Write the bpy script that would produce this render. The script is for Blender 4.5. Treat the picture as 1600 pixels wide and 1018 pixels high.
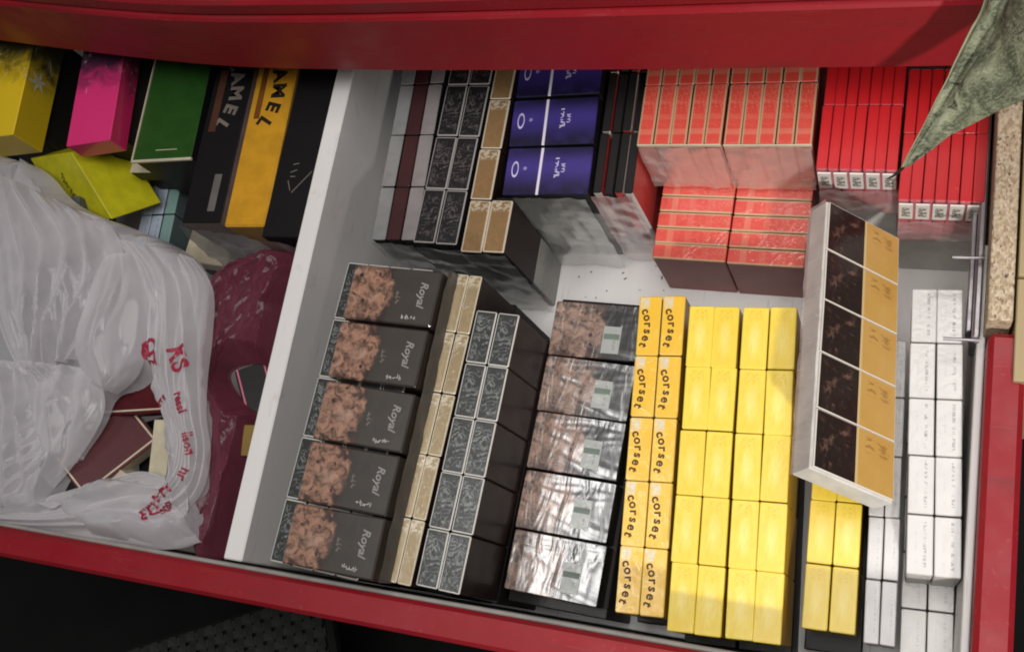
import bpy, bmesh, math, random
from mathutils import Matrix, Vector, Euler, noise

# ------------------------------------------------------------------ scene, camera, light
scene = bpy.context.scene
for o in list(bpy.data.objects):
    bpy.data.objects.remove(o)
S = 0.001                                   # everything below is written in millimetres
COL = scene.collection

cam = bpy.data.cameras.new('camera')
cam_ob = bpy.data.objects.new('camera', cam)
COL.objects.link(cam_ob)
cam.sensor_fit = 'HORIZONTAL'
cam.sensor_width = 36.0
cam.lens = 1631.75 / 1600 * 36.0
cam.clip_start = 0.02
cam.clip_end = 60
RW = Matrix(((0.929551, 0.165661, -0.329381), (0.06469, -0.952796, -0.296641), (-0.362975, 0.254435, -0.896388)))
mw = (RW.transposed() @ Matrix.Diagonal((1, -1, -1))).to_4x4()
mw.translation = Vector((187.708, -276.441, 864.766)) * S
cam_ob.matrix_world = mw
scene.camera = cam_ob

world = bpy.data.worlds.new('World')
scene.world = world
world.use_nodes = True
world.node_tree.nodes['Background'].inputs[0].default_value = (0.95, 0.97, 1.0, 1)
world.node_tree.nodes['Background'].inputs[1].default_value = 0.03

def lamp(name, kind, loc, target, power, size=0.1, color=(1, 1, 1), **kw):
    l = bpy.data.lights.new(name, kind)
    l.energy = power
    l.color = color
    if kind == 'AREA':
        l.shape = 'RECTANGLE'
        l.size, l.size_y = size if isinstance(size, tuple) else (size, size)
    else:
        l.shadow_soft_size = size
    for k, v in kw.items():
        setattr(l, k, v)
    o = bpy.data.objects.new(name, l)
    COL.objects.link(o)
    o.location = Vector(loc) * S
    o.rotation_euler = (Vector(target) - Vector(loc)).to_track_quat('-Z', 'Y').to_euler()
    return o

# ceiling light panel above the counter and a shop lamp behind the photographer's right shoulder
lamp('ceiling_panel', 'AREA', (230, -60, 1500), (60, -40, 0), 17.0, (1.1, 0.7), (1.0, 0.97, 0.93))
lamp('ceiling_panel', 'AREA', (-545, -165, 1450), (-200, -80, 0), 4.2, (0.36, 0.32), (1.0, 0.98, 0.96))
lamp('shop_lamp', 'SPOT', (560, -1330, 960), (260, -120, 0), 84, 0.045, (1.0, 0.96, 0.90), spot_size=math.radians(42), spot_blend=1.0)

scene.view_settings.view_transform = 'Standard'
scene.view_settings.look = 'None'
scene.view_settings.exposure = 0.0
scene.view_settings.gamma = 1.0
scene.render.engine = 'CYCLES'
scene.cycles.filter_width = 1.9
scene.render.resolution_x = 1024
scene.render.resolution_y = 651

# ------------------------------------------------------------------ node helpers
class G:
    def __init__(self, name):
        self.m = bpy.data.materials.new(name)
        self.m.use_nodes = True
        self.t = self.m.node_tree
        self.t.nodes.clear()
        self.out = self.t.nodes.new('ShaderNodeOutputMaterial')
        self._tc = None
    def n(self, typ, **kw):
        nd = self.t.nodes.new(typ)
        for k, v in kw.items():
            setattr(nd, k, v)
        return nd
    def set(self, sock, v):
        if isinstance(v, bpy.types.NodeSocket):
            self.t.links.new(v, sock)
        elif isinstance(v, (tuple, list)):
            if sock.type == 'RGBA' and len(v) == 3:
                v = (*v, 1)
            sock.default_value = v
        else:
            sock.default_value = v
    def tc(self, which):
        if self._tc is None:
            self._tc = self.n('ShaderNodeTexCoord')
        return self._tc.outputs[which]
    def math(self, op, a, b=0.0, c=None, clamp=False):
        nd = self.n('ShaderNodeMath', operation=op, use_clamp=clamp)
        self.set(nd.inputs[0], a)
        self.set(nd.inputs[1], b)
        if c is not None:
            self.set(nd.inputs[2], c)
        return nd.outputs[0]
    def xyz(self, v):
        nd = self.n('ShaderNodeSeparateXYZ')
        self.set(nd.inputs[0], v)
        return nd.outputs
    def map(self, v, scale=(1, 1, 1), loc=(0, 0, 0), rot=(0, 0, 0)):
        nd = self.n('ShaderNodeMapping')
        self.set(nd.inputs['Vector'], v)
        nd.inputs['Scale'].default_value = scale
        self.set(nd.inputs['Location'], loc)
        nd.inputs['Rotation'].default_value = rot
        return nd.outputs[0]
    def noise(self, v, scale, detail=3, rough=0.55, dist=0.0, out=0):
        nd = self.n('ShaderNodeTexNoise')
        self.set(nd.inputs['Vector'], v)
        nd.inputs['Scale'].default_value = scale
        nd.inputs['Detail'].default_value = detail
        nd.inputs['Roughness'].default_value = rough
        nd.inputs['Distortion'].default_value = dist
        return nd.outputs[out]
    def voro(self, v, scale, feature='F1', out=0, rand=1.0):
        nd = self.n('ShaderNodeTexVoronoi', feature=feature)
        self.set(nd.inputs['Vector'], v)
        nd.inputs['Scale'].default_value = scale
        nd.inputs['Randomness'].default_value = rand
        return nd.outputs[out]
    def rng(self, v, a, b, c=0.0, d=1.0, smooth=True):
        nd = self.n('ShaderNodeMapRange', interpolation_type='SMOOTHSTEP' if smooth else 'LINEAR')
        self.set(nd.inputs[0], v)
        nd.inputs[1].default_value = a
        nd.inputs[2].default_value = b
        nd.inputs[3].default_value = c
        nd.inputs[4].default_value = d
        return nd.outputs[0]
    def mix(self, f, a, b, blend='MIX'):
        nd = self.n('ShaderNodeMix', data_type='RGBA', blend_type=blend)
        self.set(nd.inputs[0], f)
        self.set(nd.inputs[6], a)
        self.set(nd.inputs[7], b)
        return nd.outputs[2]
    def bump(self, h, strength=0.3, dist=0.001, normal=None):
        nd = self.n('ShaderNodeBump')
        nd.inputs['Strength'].default_value = strength
        nd.inputs['Distance'].default_value = dist
        self.set(nd.inputs['Height'], h)
        if normal is not None:
            self.set(nd.inputs['Normal'], normal)
        return nd.outputs[0]
    def rand(self):
        return self.n('ShaderNodeObjectInfo').outputs['Random']
    def bsdf(self, color, rough=0.5, metal=0.0, coat=0.0, coat_rough=0.06, normal=None, coat_normal=None, spec=0.5, trans=0.0):
        nd = self.n('ShaderNodeBsdfPrincipled')
        self.set(nd.inputs['Base Color'], color)
        self.set(nd.inputs['Roughness'], rough)
        self.set(nd.inputs['Metallic'], metal)
        self.set(nd.inputs['Coat Weight'], coat)
        self.set(nd.inputs['Coat Roughness'], coat_rough)
        self.set(nd.inputs['Specular IOR Level'], spec)
        if normal is not None:
            self.set(nd.inputs['Normal'], normal)
        if coat_normal is not None:
            self.set(nd.inputs['Coat Normal'], coat_normal)
        return nd.outputs[0]
    def done(self, shader):
        self.t.links.new(shader, self.out.inputs['Surface'])
        return self.m
    # cellophane creases, in object millimetres plus a random shift for every object
    def crease(self, scale=1.0, stretch=(1, 1, 1), rot=(0, 0, 0)):
        off = self.n('ShaderNodeVectorMath', operation='ADD')
        self.set(off.inputs[0], self.map(self.tc('Object'), stretch, (0, 0, 0), rot))
        r = self.rand()
        cb = self.n('ShaderNodeCombineXYZ')
        for i in range(3):
            self.set(cb.inputs[i], self.math('MULTIPLY', r, 7.0 + i * 3))
        self.set(off.inputs[1], cb.outputs[0])
        a = self.noise(off.outputs[0], 55 * scale, 3, 0.6, 1.4)
        ridge = self.math('ABSOLUTE', self.math('SUBTRACT', a, 0.5))
        b = self.noise(off.outputs[0], 130 * scale, 2, 0.5, 0.6)
        return self.math('ADD', self.rng(ridge, 0.0, 0.14), self.math('MULTIPLY', b, 0.5))
    def border(self, w, d, bw, soft=0.4):
        """1 on a frame bw mm wide round a w x d mm face (generated coordinates)"""
        x, y, z = self.xyz(self.tc('Generated'))
        ex = self.math('MULTIPLY', self.math('MINIMUM', x, self.math('SUBTRACT', 1.0, x)), w)
        ey = self.math('MULTIPLY', self.math('MINIMUM', y, self.math('SUBTRACT', 1.0, y)), d)
        return self.rng(self.math('MINIMUM', ex, ey), bw - soft, bw + soft, 1.0, 0.0)
    def box2(self, x0, x1, y0, y1, soft=0.02):
        x, y, z = self.xyz(self.tc('Generated'))
        f = self.math('MULTIPLY', self.rng(x, x0 - soft, x0 + soft), self.rng(x, x1 - soft, x1 + soft, 1, 0))
        g = self.math('MULTIPLY', self.rng(y, y0 - soft, y0 + soft), self.rng(y, y1 - soft, y1 + soft, 1, 0))
        return self.math('MULTIPLY', f, g)

MATS = {}
def material(fn):
    """call a material builder once per name and argument set"""
    def w(*a):
        k = (fn.__name__, a)
        if k not in MATS:
            MATS[k] = fn(G('_'.join([fn.__name__] + [str(x) for x in a if isinstance(x, str)])), *a)
        return MATS[k]
    return w

@material
def red_paint(g):
    o = g.tc('Object')
    f = g.noise(o, 6, 4, 0.6)
    c = g.mix(f, (0.23, 0.007, 0.013), (0.31, 0.011, 0.020))
    sp = g.rng(g.noise(o, 240, 2, 0.5), 0.66, 0.74)
    c = g.mix(g.math('MULTIPLY', sp, 0.08), c, (0.55, 0.25, 0.22))
    sm = g.rng(g.noise(g.map(o, (1, 5, 5)), 9, 4, 0.65), 0.5, 0.75)
    c = g.mix(g.math('MULTIPLY', sm, 0.5), c, (0.15, 0.018, 0.018))
    scr = g.rng(g.noise(g.map(o, (0.5, 14, 14), rot=(0, 0, 0.12)), 22, 3, 0.6), 0.66, 0.70)
    c = g.mix(g.math('MULTIPLY', scr, 0.10), c, (0.50, 0.16, 0.16))
    return g.done(g.bsdf(c, g.rng(g.noise(o, 18, 4), 0.3, 0.7, 0.40, 0.62), spec=0.35, normal=g.bump(g.noise(o, 700, 2), 0.08, 0.0005)))

@material
def white_board(g):
    o = g.tc('Object')
    c = g.mix(g.noise(o, 14, 4), (0.72, 0.70, 0.69), (0.82, 0.80, 0.79))
    d = g.rng(g.noise(g.map(o, (1, 1, 1)), 28, 5, 0.7), 0.56, 0.74)
    c = g.mix(g.math('MULTIPLY', d, 0.30), c, (0.36, 0.33, 0.30))
    sc = g.rng(g.noise(g.map(o, (1, 0.06, 1)), 260, 2), 0.66, 0.72)
    c = g.mix(g.math('MULTIPLY', sc, 0.35), c, (0.34, 0.32, 0.30))
    return g.done(g.bsdf(c, 0.42, normal=g.bump(g.noise(o, 500, 2), 0.06, 0.0005)))

@material
def chip_board(g):
    o = g.tc('Object')
    v = g.voro(g.map(o, (1, 0.6, 1)), 620, out=1)
    c = g.mix(g.xyz(v)[0], (0.30, 0.215, 0.13), (0.58, 0.48, 0.35))
    h = g.rng(g.noise(g.map(o, (1, 0.6, 1)), 330, 3, 0.6), 0.32, 0.40, 1, 0)
    c = g.mix(h, c, (0.10, 0.06, 0.04))
    s = g.rng(g.noise(o, 22, 3), 0.60, 0.70)
    c = g.mix(g.math('MULTIPLY', s, 0.5), c, (0.22, 0.16, 0.2))
    return g.done(g.bsdf(c, 0.85, normal=g.bump(g.noise(o, 420, 4), 0.5, 0.0015)))

@material
def beige_wood(g):
    o = g.tc('Object')
    c = g.mix(g.noise(g.map(o, (1, 0.1, 1)), 60, 4), (0.30, 0.22, 0.11), (0.42, 0.33, 0.18))
    return g.done(g.bsdf(c, 0.6))

@material
def metal(g):
    o = g.tc('Object')
    c = g.mix(g.noise(g.map(o, (1, 0.1, 1)), 120, 4), (0.26, 0.245, 0.26), (0.42, 0.40, 0.42))
    return g.done(g.bsdf(c, g.rng(g.noise(o, 60, 4), 0.3, 0.7, 0.28, 0.5), metal=0.85))

@material
def dark_floor(g):
    o = g.tc('Object')
    c = g.mix(g.noise(o, 9, 5, 0.7), (0.004, 0.005, 0.005), (0.014, 0.015, 0.014))
    return g.done(g.bsdf(c, 0.8))

@material
def plain(g, name, col, rough, coat):
    o = g.tc('Object')
    dk = tuple(x * 0.78 for x in col)
    c = g.mix(g.rng(g.noise(o, 40, 4, 0.6), 0.3, 0.7), dk, col)
    return g.done(g.bsdf(c, rough, spec=0.3, coat=coat * 0.7, coat_rough=0.18, coat_normal=g.bump(g.crease(0.6), 0.06, 0.001) if coat else None))

# --- film: thin creased cellophane
@material
def film(g, name, tint, alpha, amount):
    o = g.tc('Object')
    cr = g.crease(0.45, (1, 1, 0.3))
    nb = g.bump(cr, amount * 0.14, 0.0012)
    gl = g.n('ShaderNodeBsdfGlossy')
    gl.inputs['Roughness'].default_value = 0.28
    gl.inputs['Color'].default_value = (0.95, 0.95, 0.95, 1)
    g.set(gl.inputs['Normal'], nb)
    df = g.bsdf(tint, 0.3, normal=nb)
    tr = g.n('ShaderNodeBsdfTransparent')
    lw = g.n('ShaderNodeFresnel')
    lw.inputs['IOR'].default_value = 1.45
    g.set(lw.inputs['Normal'], nb)
    m1 = g.n('ShaderNodeMixShader')
    g.set(m1.inputs[0], g.math('MULTIPLY', g.rng(cr, 0.2, 1.3, 1.2, 0.85), alpha))
    g.t.links.new(tr.outputs[0], m1.inputs[1])
    g.t.links.new(df, m1.inputs[2])
    m2 = g.n('ShaderNodeMixShader')
    g.set(m2.inputs[0], g.math('MULTIPLY', lw.outputs[0], 0.4, clamp=True))
    g.t.links.new(m1.outputs[0], m2.inputs[1])
    g.t.links.new(gl.outputs[0], m2.inputs[2])
    return g.done(m2.outputs[0])

# --- bag plastic
@material
def bag_plastic(g, name, colour, see, gloss):
    o = g.tc('Object')
    fine = g.noise(g.map(o, (1, 0.3, 1), rot=(0, 0, 0.4)), 38, 3, 0.5, 0.7)
    nb = g.bump(fine, 0.18, 0.003)
    df = g.bsdf(colour, gloss, normal=nb, spec=0.7)
    tl = g.n('ShaderNodeBsdfTranslucent')
    g.set(tl.inputs['Color'], colour)
    tr = g.n('ShaderNodeBsdfTransparent')
    g.set(tr.inputs['Color'], tuple(0.35 + 0.65 * x for x in colour))
    m1 = g.n('ShaderNodeMixShader')
    m1.inputs[0].default_value = 0.25
    g.t.links.new(df, m1.inputs[1])
    g.t.links.new(tl.outputs[0], m1.inputs[2])
    lw = g.n('ShaderNodeLayerWeight')                  # thin sheet: more opaque where seen edge-on
    lw.inputs['Blend'].default_value = 0.40
    g.set(lw.inputs['Normal'], nb)
    m2 = g.n('ShaderNodeMixShader')
    g.set(m2.inputs[0], g.math('ADD', 1.0 - see, g.math('MULTIPLY', lw.outputs['Facing'], see * 1.4), clamp=True))
    g.t.links.new(tr.outputs[0], m2.inputs[1])
    g.t.links.new(m1.outputs[0], m2.inputs[2])
    return g.done(m2.outputs[0])

# --- printed pack faces: x across, y away from the front, both 0..1
@material
def yellow_pack(g, name, deep):
    o = g.tc('Object')
    c = g.mix(g.noise(o, 60, 3), (0.79, 0.57, 0.030), (0.85, 0.66, 0.060))
    c = g.mix(g.math('MULTIPLY', g.box2(0.34, 0.66, 0.26, 0.68, 0.16), deep), c, (0.88, 0.74, 0.20))
    ln = g.math('MULTIPLY', g.box2(0.22, 0.78, 0.76, 0.94, 0.02), g.rng(g.noise(g.map(o, (1, 3, 1)), 420, 2), 0.5, 0.6))
    c = g.mix(g.math('MULTIPLY', ln, 0.45), c, (0.48, 0.27, 0.02))
    st = g.math('MULTIPLY', g.box2(0.16, 0.84, 0.05, 0.72, 0.05), g.rng(g.noise(g.map(o, (3, 0.5, 1)), 190, 3, 0.6), 0.42, 0.66))
    c = g.mix(g.math('MULTIPLY', st, 0.24), c, (0.62, 0.38, 0.01))
    c = g.mix(g.math('MULTIPLY', g.border(22, 55, 0.7, 0.5), 0.2), c, (0.88, 0.74, 0.30))
    c = g.mix(g.math('MULTIPLY', g.rand(), 0.30), c, (0.72, 0.46, 0.012))
    sc = g.rng(g.noise(g.map(o, (1, 1, 1)), 95, 4, 0.7), 0.58, 0.72)
    c = g.mix(g.math('MULTIPLY', sc, 0.25), c, (0.60, 0.42, 0.06))
    return g.done(g.bsdf(c, 0.5, coat=0.35, coat_rough=0.16, coat_normal=g.bump(g.crease(0.9), 0.10, 0.0012)))

@material
def orange_pack(g):
    o = g.tc('Object')
    c = g.mix(g.noise(o, 60, 3), (0.78, 0.43, 0.014), (0.84, 0.52, 0.030))
    st = g.box2(0.08, 0.46, 0.80, 0.99, 0.04)
    c = g.mix(g.math('MULTIPLY', st, g.rng(g.noise(o, 260, 3), 0.4, 0.6, 0.4, 1)), c, (0.62, 0.58, 0.46))
    c = g.mix(g.math('MULTIPLY', g.border(20, 54, 0.6, 0.4), 0.6), c, (0.86, 0.66, 0.22))
    return g.done(g.bsdf(c, 0.4, coat=0.6, coat_rough=0.1, coat_normal=g.bump(g.crease(1.1), 0.14, 0.0015)))

@material
def grey_pack(g, name, dark, light, frame):
    o = g.tc('Object')
    off = g.n('ShaderNodeVectorMath', operation='ADD')
    g.set(off.inputs[0], o)
    cb = g.n('ShaderNodeCombineXYZ')
    g.set(cb.inputs[0], g.math('MULTIPLY', g.rand(), 0.02))
    g.set(off.inputs[1], cb.outputs[0])
    sw = g.noise(off.outputs[0], 78, 2, 0.45, 2.2)
    r = g.math('ABSOLUTE', g.math('SUBTRACT', sw, 0.5))
    m = g.math('MULTIPLY', g.rng(r, 0.012, 0.06, 1, 0), g.rng(g.noise(o, 210, 3, 0.6), 0.3, 0.65, 0.2, 1.0))
    c = g.mix(g.noise(o, 90, 3), tuple(x * 0.7 for x in dark), tuple(x * 1.25 for x in dark))
    c = g.mix(g.math('MULTIPLY', g.math('MULTIPLY', m, 0.7), g.box2(0.12, 0.88, 0.06, 0.90, 0.06)), c, light)
    c = g.mix(g.border(22, 55, 1.25, 0.35), c, frame)
    return g.done(g.bsdf(c, 0.42, metal=0.1, coat=0.25, coat_rough=0.15, coat_normal=g.bump(g.crease(0.9), 0.12, 0.0012)))

@material
def gold_pack(g, name, base, frame):
    o = g.tc('Object')
    c = g.mix(g.noise(o, 120, 4, 0.65, 0.6), tuple(x * 0.62 for x in base), tuple(x * 1.2 for x in base))
    top = g.math('MULTIPLY', g.box2(0.0, 1.0, 0.80, 1.0, 0.03), g.rng(g.noise(o, 260, 3), 0.42, 0.56))
    c = g.mix(g.math('MULTIPLY', top, 0.75), c, (0.62, 0.56, 0.44))
    c = g.mix(g.border(15, 55, 1.2, 0.4), c, frame)
    return g.done(g.bsdf(c, 0.36, metal=0.2, coat=0.5, coat_rough=0.12, coat_normal=g.bump(g.crease(1.2), 0.2, 0.0015)))

@material
def warning_pack(g, name, flesh, dark, wrinkle, split):
    """picture on the left, dark brand side on the right"""
    o = g.tc('Object')
    x, y, z = g.xyz(g.tc('Generated'))
    off = g.n('ShaderNodeVectorMath', operation='ADD')
    g.set(off.inputs[0], o)
    cb = g.n('ShaderNodeCombineXYZ')
    g.set(cb.inputs[2], g.math('MULTIPLY', g.rand(), 0.012))
    g.set(off.inputs[1], cb.outputs[0])
    blob = g.noise(off.outputs[0], 62, 3, 0.55, 0.8)
    edge = g.math('ADD', x, g.math('MULTIPLY', g.math('SUBTRACT', blob, 0.5), 0.16))
    dx = g.math('DIVIDE', g.math('SUBTRACT', x, split * 0.46), split * 0.60)
    dy = g.math('DIVIDE', g.math('SUBTRACT', y, 0.50), 0.56)
    rr = g.math('ADD', g.math('ADD', g.math('MULTIPLY', dx, dx), g.math('MULTIPLY', dy, dy)), g.math('MULTIPLY', g.math('SUBTRACT', blob, 0.5), 3.0))
    head = g.rng(rr, 0.70, 1.25, 1, 0)
    tone = g.mix(g.rng(g.noise(off.outputs[0], 120, 6, 0.7, 1.0), 0.34, 0.64), tuple(f * 0.16 for f in flesh), flesh)
    tone = g.mix(g.math('MULTIPLY', g.rng(g.noise(off.outputs[0], 48, 2, 0.5, 0.5), 0.52, 0.68), 0.35), tone, (0.50, 0.34, 0.26))
    hole = g.math('MULTIPLY', g.rng(g.voro(off.outputs[0], 105), 0.16, 0.30, 1, 0), g.rng(g.noise(off.outputs[0], 70, 1), 0.46, 0.54))
    tone = g.mix(hole, tone, (0.035, 0.012, 0.010))
    bg = g.mix(g.rng(g.noise(off.outputs[0], 50, 3), 0.4, 0.65), (0.028, 0.017, 0.015), (0.085, 0.04, 0.03))
    pic = g.mix(head, bg, tone)
    db = g.mix(g.noise(o, 50, 3), tuple(f * 0.7 for f in dark), tuple(f * 1.3 for f in dark))
    c = g.mix(g.rng(edge, split - 0.02, split + 0.05), pic, db)
    wv = g.noise(g.map(off.outputs[0], (1, 0.30, 1), rot=(0, 0, 0.9)), 42, 2, 0.5, 1.3)
    wv2 = g.noise(g.map(off.outputs[0], (0.35, 1, 1), rot=(0, 0, 0.3)), 30, 2, 0.5, 0.9)
    cn = g.bump(g.math('ADD', wv, g.math('MULTIPLY', wv2, 0.8)), wrinkle, 0.006)
    sh = g.bsdf(c, 0.45, coat=1.0, coat_rough=0.12 + 0.10 * (wrinkle > 0.2), coat_normal=cn)
    sh.node.inputs['Coat IOR'].default_value = 1.42 + 0.75 * (wrinkle > 0.2)
    return g.done(sh)

@material
def purple_pack(g):
    o = g.tc('Object')
    x, y, z = g.xyz(g.tc('Generated'))
    c = g.mix(g.rng(y, 0.05, 0.6), (0.008, 0.006, 0.030), (0.046, 0.030, 0.21))
    c = g.mix(g.rng(y, 0.62, 0.98), c, (0.010, 0.008, 0.045))
    c = g.mix(g.math('MULTIPLY', g.rng(g.noise(o, 70, 3), 0.45, 0.7), 0.5), c, (0.03, 0.022, 0.14))
    c = g.mix(g.box2(0.395, 0.425, -1, 2, 0.006), c, (0.72, 0.68, 0.80))
    return g.done(g.bsdf(c, 0.4, coat=0.5, coat_rough=0.14, coat_normal=g.bump(g.crease(0.6), 0.12, 0.0012)))

@material
def white_pack(g, name, text, tone):
    o = g.tc('Object')
    x, y, z = g.xyz(g.tc('Generated'))
    c = g.mix(g.noise(o, 60, 3), tuple(t * 0.86 for t in tone), tone)
    sh = g.n('ShaderNodeCombineXYZ')
    g.set(sh.inputs[1], g.math('MULTIPLY', g.rand(), 0.5))
    ln = g.rng(g.noise(g.map(o, (0.25, 1, 0.3), sh.outputs[0]), 620, 3, 0.6), 0.46, 0.58)
    f = g.math('MULTIPLY', g.math('MULTIPLY', g.box2(0.62, 0.74, 0.12, 0.92, 0.01), ln), text)
    c = g.mix(f, c, (0.20, 0.19, 0.20))
    ln2 = g.rng(g.noise(g.map(o, (0.25, 1, 0.3), (3, 1, 0)), 430, 2, 0.5), 0.52, 0.6)
    f2 = g.math('MULTIPLY', g.math('MULTIPLY', g.box2(0.30, 0.38, 0.2, 0.75, 0.01), ln2), text * 0.6)
    c = g.mix(f2, c, (0.40, 0.38, 0.40))
    return g.done(g.bsdf(c, 0.4, coat=0.5, coat_rough=0.1, coat_normal=g.bump(g.crease(1.1), 0.15, 0.0015)))

@material
def red_pack(g, name, along):
    """light red pack with darker print blocks and beige edge"""
    o = g.tc('Object')
    x, y, z = g.xyz(g.tc('Generated'))
    s, t = (x, y) if along == 'y' else (y, x)
    c = g.mix(g.noise(o, 60, 3), (0.58, 0.045, 0.03), (0.68, 0.075, 0.05))
    band = g.rng(g.math('FRACT', g.math('MULTIPLY', t, 4.0)), 0.60, 0.68)
    band = g.math('MULTIPLY', band, g.rng(t, 0.02, 0.6, 1, 0.2))
    c = g.mix(g.math('MULTIPLY', band, 0.5), c, (0.66, 0.26, 0.17))
    e = g.math('MINIMUM', s, g.math('SUBTRACT', 1.0, s))
    pr = g.rng(g.noise(g.map(o, (1, 1, 1) if along == 'y' else (1, 1, 1)), 520, 2, 0.5), 0.52, 0.60)
    c = g.mix(g.math('MULTIPLY', g.math('MULTIPLY', pr, g.rng(t, 0.1, 0.9, 0.2, 1.0)), 0.22), c, (0.74, 0.40, 0.26))
    c = g.mix(g.rng(e, 0.06, 0.15, 1, 0), c, (0.50, 0.33, 0.19))
    return g.done(g.bsdf(c, 0.45, coat=0.7, coat_rough=0.12, coat_normal=g.bump(g.crease(0.6), 0.22, 0.002)))

@material
def deep_red_pack(g):
    o = g.tc('Object')
    x, y, z = g.xyz(g.tc('Generated'))
    c = g.mix(g.noise(g.map(o, (6, 0.3, 1)), 50, 3), (0.50, 0.008, 0.012), (0.60, 0.014, 0.018))
    e = g.math('MINIMUM', x, g.math('SUBTRACT', 1.0, x))
    c = g.mix(g.rng(e, 0.03, 0.12, 0.7, 0), c, (0.28, 0.006, 0.01))
    return g.done(g.bsdf(c, 0.4, coat=0.6, coat_rough=0.12, coat_normal=g.bump(g.crease(0.9, (1, 0.3, 1)), 0.14, 0.0015)))

@material
def pack_end(g):
    o = g.tc('Object')
    x, y, z = g.xyz(g.tc('Generated'))
    c = g.mix(g.noise(o, 80, 3), (0.58, 0.56, 0.52), (0.78, 0.75, 0.70))
    ex = g.math('ABSOLUTE', g.math('SUBTRACT', x, 0.5))
    ez = g.math('ABSOLUTE', g.math('SUBTRACT', z, 0.5))
    mk = g.math('MULTIPLY', g.rng(ex, 0.28, 0.32, 1, 0), g.rng(ez, 0.30, 0.34, 1, 0))
    c = g.mix(g.math('MULTIPLY', mk, g.rng(g.noise(o, 420, 3), 0.4, 0.55)), c, (0.14, 0.13, 0.12))
    return g.done(g.bsdf(c, 0.45, coat=0.5))

@material
def black_gold_pack(g):
    o = g.tc('Object')
    x, y, z = g.xyz(g.tc('Generated'))
    fig = g.rng(g.noise(o, 55, 4, 0.6, 1.5), 0.48, 0.66)
    bl = g.mix(g.math('MULTIPLY', fig, g.box2(0.08, 0.42, 0.1, 0.9, 0.08)), (0.018, 0.012, 0.011), (0.20, 0.11, 0.085))
    gd = g.mix(g.noise(o, 40, 3), (0.56, 0.30, 0.06), (0.66, 0.42, 0.13))
    ln = g.rng(g.noise(g.map(o, (0.3, 1, 0.3)), 420, 1), 0.52, 0.58)
    gd = g.mix(g.math('MULTIPLY', g.math('MULTIPLY', ln, g.box2(0.62, 0.92, 0.62, 0.88, 0.02)), 0.6), gd, (0.26, 0.12, 0.03))
    c = g.mix(g.rng(x, 0.50, 0.515), bl, gd)
    c = g.mix(g.box2(0.505, 0.535, -1, 2, 0.004), c, (0.70, 0.52, 0.25))
    c = g.mix(g.border(84, 52, 0.9, 0.25), c, (0.72, 0.66, 0.58))
    return g.done(g.bsdf(c, 0.35, coat=0.7, coat_rough=0.1, coat_normal=g.bump(g.crease(0.9), 0.12, 0.0015)))

@material
def splash_box(g, name, near, far):
    """bright at the front, fading to a dark printed end with pale splashes"""
    o = g.tc('Object')
    x, y, z = g.xyz(g.tc('Generated'))
    n1 = g.noise(o, 45, 4, 0.65, 0.5)
    t = g.math('ADD', y, g.math('MULTIPLY', g.math('SUBTRACT', n1, 0.5), 0.5))
    c = g.mix(g.rng(t, 0.36, 0.70), near, far)
    st = g.rng(g.noise(g.map(o, (1, 0.4, 1)), 120, 4, 0.7, 1.0), 0.60, 0.72)
    c = g.mix(g.math('MULTIPLY', g.math('MULTIPLY', st, g.rng(y, 0.3, 0.5)), 0.75), c, (0.60, 0.56, 0.52))
    return g.done(g.bsdf(c, 0.35, coat=0.6, coat_rough=0.1))

@material
def olive_cloth(g):
    o = g.tc('Object')
    n1 = g.noise(o, 30, 5, 0.65, 1.0)
    c = g.mix(g.rng(n1, 0.40, 0.60), (0.075, 0.088, 0.052), (0.25, 0.26, 0.17))
    c = g.mix(g.rng(g.noise(o, 42, 3, 0.5, 1.4), 0.54, 0.62), c, (0.022, 0.026, 0.017))
    wv = g.noise(g.map(o, (1, 3.2, 1), rot=(0, 0, 0.75)), 260, 3, 0.6)
    c = g.mix(g.math('MULTIPLY', g.rng(wv, 0.42, 0.66), 0.45), c, (0.32, 0.33, 0.23))
    return g.done(g.bsdf(c, 0.6, normal=g.bump(g.math('ADD', wv, g.noise(o, 90, 4)), 0.6, 0.003)))

@material
def weave(g):
    o = g.tc('Object')
    c = g.mix(g.noise(o, 30, 4), (0.020, 0.022, 0.019), (0.045, 0.047, 0.042))
    return g.done(g.bsdf(c, 0.75))

# ------------------------------------------------------------------ mesh and object helpers
def link(o, parent=None):
    COL.objects.link(o)
    if parent is not None:
        o.parent = parent
    return o

def tag(o, label=None, cat=None, group=None, kind=None):
    if label: o['label'] = label
    if cat: o['category'] = cat
    if group: o['group'] = group
    if kind: o['kind'] = kind
    return o

def empty(name, loc=(0, 0, 0), rz=0.0, **kw):
    o = bpy.data.objects.new(name, None)
    o.empty_display_size = 0.02
    link(o)
    o.location = Vector(loc) * S
    o.rotation_euler = (0, 0, math.radians(rz))
    return tag(o, **kw)

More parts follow.
